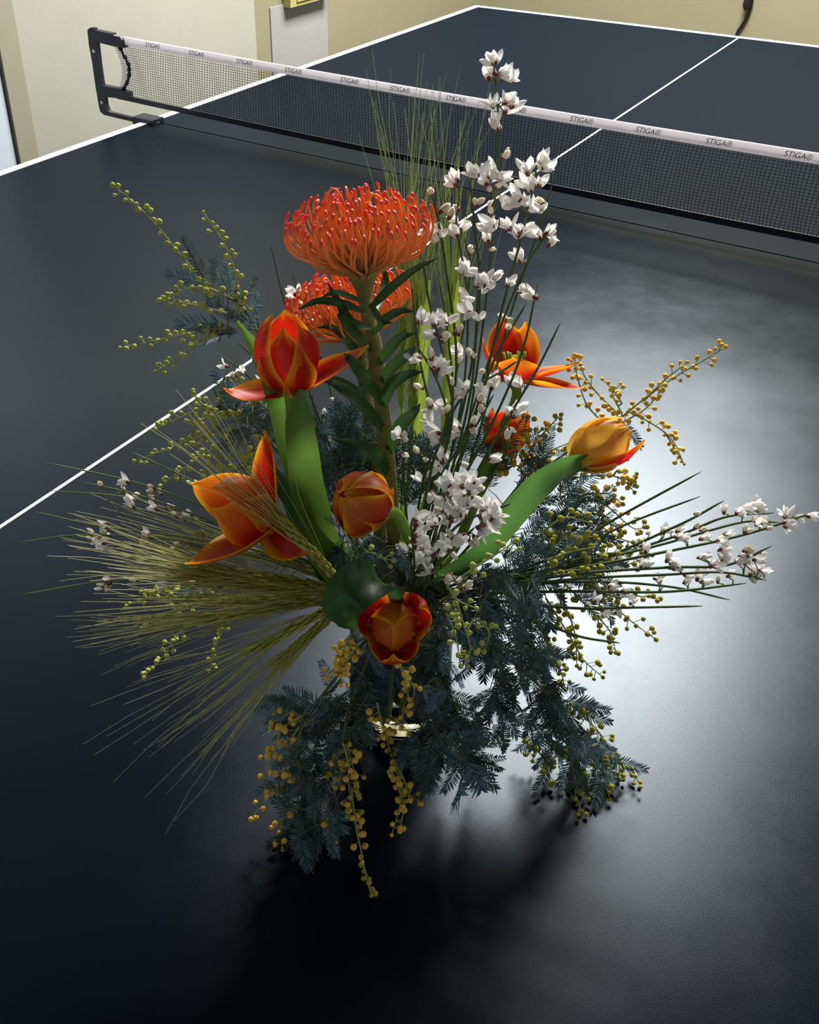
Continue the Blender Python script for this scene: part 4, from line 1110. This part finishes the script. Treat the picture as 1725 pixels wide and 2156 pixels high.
mimosa('olive mimosa sprig spilling over the brightest part of the table', g, 70, [(950, 1260, .01), (1080, 1240, .02), (1180, 1220, .02)],
       [[(1200, 1200, .02), (1260, 1240, .02), (1320, 1300, .02), (1380, 1345, .02)], [(1190, 1230, .02), (1250, 1290, .02), (1285, 1330, .02), (1296, 1372, .02)], [(1150, 1260, .02), (1200, 1340, .02), (1230, 1390, .02), (1268, 1424, .02)], [(1220, 1220, .02), (1290, 1255, .02), (1345, 1255, .02), (1388, 1260, .02)],
        [(1180, 1250, .02), (1210, 1330, .02), (1215, 1400, .02)], [(1120, 1270, .03), (1150, 1350, .03), (1180, 1410, .03), (1190, 1450, .03)], [(1250, 1180, .02), (1310, 1190, .02), (1370, 1170, .02)], [(1200, 1180, .03), (1280, 1165, .03), (1350, 1180, .03)], [(1160, 1150, .05), (1200, 1130, .05), (1250, 1130, .05)], [(1150, 1180, .05), (1210, 1160, .05), (1270, 1150, .05)], [(1140, 1120, .04), (1190, 1090, .04), (1240, 1100, .04)], [(1150, 1210, .05), (1210, 1200, .05), (1260, 1210, .05)], [(1100, 1280, .03), (1110, 1330, .03), (1130, 1380, .03)]],
       [(1240, 1200, 1320, 1190, .03), (1220, 1210, 1310, 1230, .03), (1200, 1190, 1260, 1150, .03), (1180, 1170, 1240, 1120, .03)],
       masses=[(1130, 1180, 90, 70, -.02, .05, 66, .8, -.2), (1200, 1130, 60, 40, -.02, .03, 20, .8, -.3), (1030, 1290, 80, 70, .02, .07, 60, .6, .8), (1210, 1230, 60, 40, -.01, .03, 26, 1, .2)], ball='olive', gap=.0046)
mimosa('yellow mimosa sprig with spreading racemes above the yellow tulip bud', g, 71, [(960, 1180, -.04), (1120, 1010, -.06), (1250, 915, -.07), (1300, 880, -.07)],
       [[(1290, 895, -.07), (1350, 845, -.07), (1420, 795, -.07), (1480, 760, -.07), (1526, 732, -.07)], [(1310, 890, -.07), (1360, 860, -.07), (1395, 820, -.07)], [(1300, 870, -.07), (1260, 830, -.07), (1230, 790, -.07), (1218, 752, -.07)], [(1270, 890, -.07), (1235, 850, -.07), (1215, 790, -.07), (1210, 750, -.07)],
        [(1320, 865, -.07), (1370, 890, -.07), (1415, 925, -.07), (1440, 975, -.07)], [(1310, 870, -.07), (1290, 830, -.07), (1305, 810, -.07)], [(1310, 850, -.07), (1290, 820, -.07), (1270, 800, -.07)], [(1360, 840, -.07), (1400, 800, -.07), (1445, 765, -.07)], [(1400, 910, -.07), (1425, 950, -.07), (1435, 970, -.07)]],
       [(1200, 960, 1140, 945, -.06), (1312, 892, 1356, 942, -.07)], ball='yellow', br=.0019, ped=.0042, gap=.0056)
mimosa('yellow mimosa sprig tangled behind the yellow tulip bud and its leaf', g, 72, [(950, 1190, -.03), (1070, 1050, -.04), (1130, 970, -.045)],
       [[(1090, 990, -.04), (1130, 930, -.04), (1160, 895, -.04), (1180, 875, -.04)], [(1080, 980, -.04), (1100, 920, -.04), (1110, 880, -.04)], [(1110, 990, -.04), (1160, 950, -.04), (1205, 930, -.04)], [(1060, 1000, -.04), (1080, 950, -.04), (1140, 905, -.04)], [(1100, 1000, -.03), (1150, 985, -.03), (1200, 970, -.03)], [(1040, 1000, -.03), (1060, 960, -.03), (1070, 930, -.03)],
        [(1180, 1010, -.03), (1270, 1000, -.03), (1310, 1010, -.03), (1335, 1035, -.03)], [(1300, 990, -.03), (1320, 1000, -.03), (1325, 1025, -.03), (1340, 1000, -.03)], [(1200, 1040, -.03), (1270, 1060, -.03), (1330, 1110, -.03), (1360, 1110, -.03)], [(1230, 1040, -.03), (1280, 1040, -.03), (1310, 1060, -.03)], [(1180, 1050, -.02), (1240, 1090, -.02), (1300, 1130, -.02), (1350, 1150, -.02)], [(1240, 1080, -.02), (1280, 1090, -.02), (1290, 1130, -.02)]],
       [(1200, 1030, 1280, 1060, -.03), (1190, 1040, 1250, 1075, -.03), (1250, 1060, 1290, 1030, -.03), (1260, 1090, 1310, 1110, -.03)],
       masses=[(1110, 1000, 60, 40, -.05, -.02, 34, .8, -.4), (1160, 1070, 80, 40, -.04, .0, 28, .9, -.1), (1020, 980, 50, 60, -.06, -.03, 24, .2, -1)], ball='mix', gap=.0046)
mimosa('green mimosa raceme lying across the dark middle below the broom clump', g, 73, [(900, 1290, .06), (950, 1250, .09), (980, 1220, .11)],
       [[(960, 1225, .11), (1000, 1195, .115), (1040, 1170, .115), (1085, 1140, .115)], [(960, 1260, .10), (975, 1310, .10), (990, 1360, .10), (985, 1400, .10)], [(1000, 1300, .09), (1030, 1330, .09), (1020, 1370, .09)], [(930, 1210, .10), (960, 1260, .105), (1000, 1280, .105)], [(940, 1290, .10), (960, 1340, .10), (970, 1400, .10)]],
       masses=[(960, 1300, 80, 60, .04, .08, 60, .2, 1), (880, 1400, 70, 50, .03, .075, 46, 0, 1), (1000, 1220, 60, 40, .04, .085, 30, .8, .3), (1100, 1240, 50, 40, .04, .08, 22, .9, .3)], ball='green', br=.0019, gap=.0056)
mimosa('broad blue green mimosa leaf spray resting on the table before the vase', g, 74, [(860, 1390, .05), (900, 1470, .08), (920, 1530, .09)], [],
       [(915, 1540, 890, 1660, .10), (920, 1550, 885, 1620, .10), (910, 1560, 1010, 1550, .10), (910, 1580, 1000, 1590, .105), (975, 1600, 1055, 1600, .10), (975, 1600, 975, 1705, .11), (970, 1600, 935, 1675, .11), (980, 1600, 1050, 1665, .105),
        (985, 1600, 1020, 1680, .11), (910, 1520, 960, 1480, .09), (900, 1500, 880, 1580, .09), (930, 1460, 1010, 1480, .09), (940, 1450, 900, 1500, .09), (900, 1480, 950, 1530, .09), (930, 1530, 990, 1510, .09), (930, 1570, 895, 1690, .105), (940, 1580, 1000, 1640, .105), (960, 1590, 1040, 1640, .10), (920, 1600, 900, 1680, .105), (985, 1590, 1060, 1630, .10), (950, 1560, 1040, 1570, .10), (880, 1540, 862, 1640, .10), (890, 1560, 880, 1660, .10)],
       masses=[(920, 1460, 50, 40, .05, .09, 40, .3, 1), (960, 1540, 50, 40, .07, .095, 36, .4, 1), (900, 1570, 40, 40, .08, .10, 22, 0, 1), (1040, 1510, 40, 30, .05, .08, 18, .2, 1)], ball='green')
mimosa('dark mimosa leaf spray filling the heart of the bouquet', g, 75, [(800, 1240, .06), (760, 1180, .09)], 
       [[(760, 1180, .10), (740, 1200, .10), (720, 1230, .10)], [(770, 1160, .10), (800, 1170, .10), (820, 1190, .10)], [(740, 1170, .10), (745, 1215, .10), (750, 1240, .10)]],
       [(720, 1110, 690, 1090, .10), (740, 1130, 715, 1080, .10), (850, 1160, 865, 1220, .12), (840, 1150, 850, 1200, .12)],
       masses=[(760, 1150, 60, 40, .03, .07, 40, .0, 1), (720, 960, 60, 90, -.05, .0, 90, -.2, -1), (870, 1010, 70, 70, -.06, -.02, 60, .1, -1), (860, 1230, 50, 40, .03, .06, 30, .2, 1), (690, 1040, 30, 60, -.02, .02, 18, -.5, -.6), (780, 1000, 60, 80, -.05, -.01, 60, 0, -1), (800, 1380, 60, 40, .03, .07, 34, 0, 1)], ball='green', br=.0018, gap=.006)

# ------------------------------------------------------------------ feathery barley grass
def barley(label, group, seed, stem, ear, awn_len, awns, spread, col, tipcol, droop=0.0, ear_r=.0021, stiff=1.0, leaf=None):
    rnd = random.Random(seed)
    e = spline([P(*q) for q in ear], 16)
    sp = spline(stem_base(e[0], rnd) + [P(*q) for q in stem] + [e[0]], 24)
    t = thing('barley_stalk', label, 'grass', sp[0], group)
    b = MB(); b.tube(sp, [.0013] * 24, 6, col=col); wpart('stem', b, M_awn, t)
    b = MB(); n = 16
    b.tube(e, [ear_r * (.35 + .65 * math.sin(math.pi * min(1, .1 + .8 * i / n))) * .55 for i in range(n)], 6, col=col)
    for k in range(60):                           # grains seated along the ear
        u = k / 60 * .95; s = u * 15; i = min(int(s), 14); p = e[i].lerp(e[i + 1], s - i)
        T = (e[i + 1] - e[i]).normalized()
        d = Matrix.Rotation(k * 2.4, 3, T) @ T.orthogonal().normalized()
        q = p + d * ear_r * .55
        b.tube([q, q + T * .004 + d * .0010, q + T * .009 + d * .0012], [.0004, .0010, .0002], 4, col=lerp(col, tipcol, .3 * rnd.random()), cap=False)
    wpart('ear', b, M_awn, t)
    b = MB()
    for k in range(int(awns * .43)):
        u = rnd.random() ** .8; s = u * 15; i = min(int(s), 14); p = e[i].lerp(e[i + 1], s - i)
        T = (e[i + 1] - e[i]).normalized()
        d = Vector((rnd.gauss(0, 1), rnd.gauss(0, 1), rnd.gauss(0, 1))); d = d - T * d.dot(T); d = d.normalized() if d.length > 1e-4 else T.orthogonal()
        L = awn_len * rnd.uniform(.55, 1.15)
        a = spread * rnd.uniform(.2, 1.0)
        D = (T * math.cos(a) + d * math.sin(a)).normalized()
        pts = [p + d * .001 + D * L * v + Vector((0, 0, -droop * L * v * v)) + d * (.04 * L * v * v * rnd.uniform(-1, 1)) for v in (0, .25, .5, .75, 1)]
        pts = [Vector((q.x, q.y, max(q.z, ZT + .003))) for q in pts]
        c = [lerp(col, tipcol, v) for v in (0, .2, .5, .8, 1)]
        b.tube(pts, [.00030, .00027, .00023, .0002, .00013], 3, col=c, cap=False)
    o = wpart('awns', b, M_awn, t); o['kind'] = 'stuff'
    if leaf:
        for lf in leaf:
            wpart('leaf', leaf_mb([P(*q) for q in lf[0]], lf[1], TOCAM, .2, lf[2]), M_tleaf, t)
    return t

GY, GT = srgb(186, 186, 88), srgb(206, 204, 150)
gl = 'feathery grass heads fanned to one side'
lb = 'yellow green barley head with long fine awns fanned out below the open tulip'
for i, (st, ear, L, n, spd) in enumerate([
        ([(770, 1250, .05)], [(700, 1235, .06), (600, 1222, .075), (500, 1205, .085), (420, 1190, .09)], .075, 150, .22),
        ([(770, 1255, .05)], [(700, 1245, .065), (600, 1238, .085), (500, 1225, .095), (430, 1215, .10)], .070, 150, .24),
        ([(770, 1250, .06)], [(715, 1225, .075), (665, 1170, .085), (620, 1125, .09), (585, 1085, .09)], .085, 60, .26),
        ([(770, 1260, .05)], [(700, 1262, .07), (610, 1275, .085), (520, 1290, .09), (440, 1305, .095)], .075, 140, .24),
        ([(770, 1265, .06)], [(705, 1275, .08), (640, 1310, .10), (580, 1345, .105), (520, 1370, .105)], .10, 70, .32),
        ([(775, 1270, .06)], [(710, 1285, .08), (660, 1330, .09), (620, 1365, .095), (585, 1400, .10)], .108, 60, .34),
        ([(770, 1250, .05)], [(700, 1250, .055), (610, 1255, .06), (520, 1262, .06), (440, 1270, .06)], .080, 120, .26),
        ([(770, 1245, .04)], [(700, 1220, .045), (620, 1190, .05), (540, 1165, .05), (470, 1150, .05)], .080, 110, .22)]):
    barley({2: 'barley head slanting up across the wide open tulip', 5: 'sparse barley head sweeping down towards the table with very long awns',
            4: 'yellow green barley head drooping between the upper fan and the lowest head'}.get(i, lb), gl, 80 + i, st, ear, L, n, spd, GY, GT)
gu = 'feathery grass heads standing at the back'
lu = 'pale green barley head standing upright behind the pincushion, awns crossing the net'
UG, UT = srgb(176, 196, 84), srgb(196, 210, 150)
for i, (st, ear, L, n, spd) in enumerate([
        ([(850, 1130, -.04), (865, 950, -.06)], [(868, 880, -.07), (872, 780, -.08), (878, 680, -.09), (886, 590, -.10)], .12, 120, .34),
        ([(870, 1130, -.04), (925, 950, -.07)], [(940, 880, -.08), (948, 780, -.09), (950, 680, -.10), (952, 590, -.11)], .12, 110, .34),
        ([(845, 1130, -.04), (850, 950, -.07)], [(846, 860, -.08), (848, 740, -.09), (852, 620, -.10), (856, 500, -.11)], .12, 110, .32)]):
    barley({2: 'tallest pale green barley head rising close behind the large pincushion'}.get(i, lu), gu, 90 + i, st, ear, L, n, spd, UG, UT, ear_r=.0034,
           leaf=[([(st[-1][0] + 10, 960, -.06), (st[-1][0] + 20, 820, -.075), (st[-1][0] + 30, 700, -.085), (st[-1][0] + 40, 590, -.09)], [.003, .0045, .004, .0006], srgb(160, 184, 70))] if i < 2 else None)
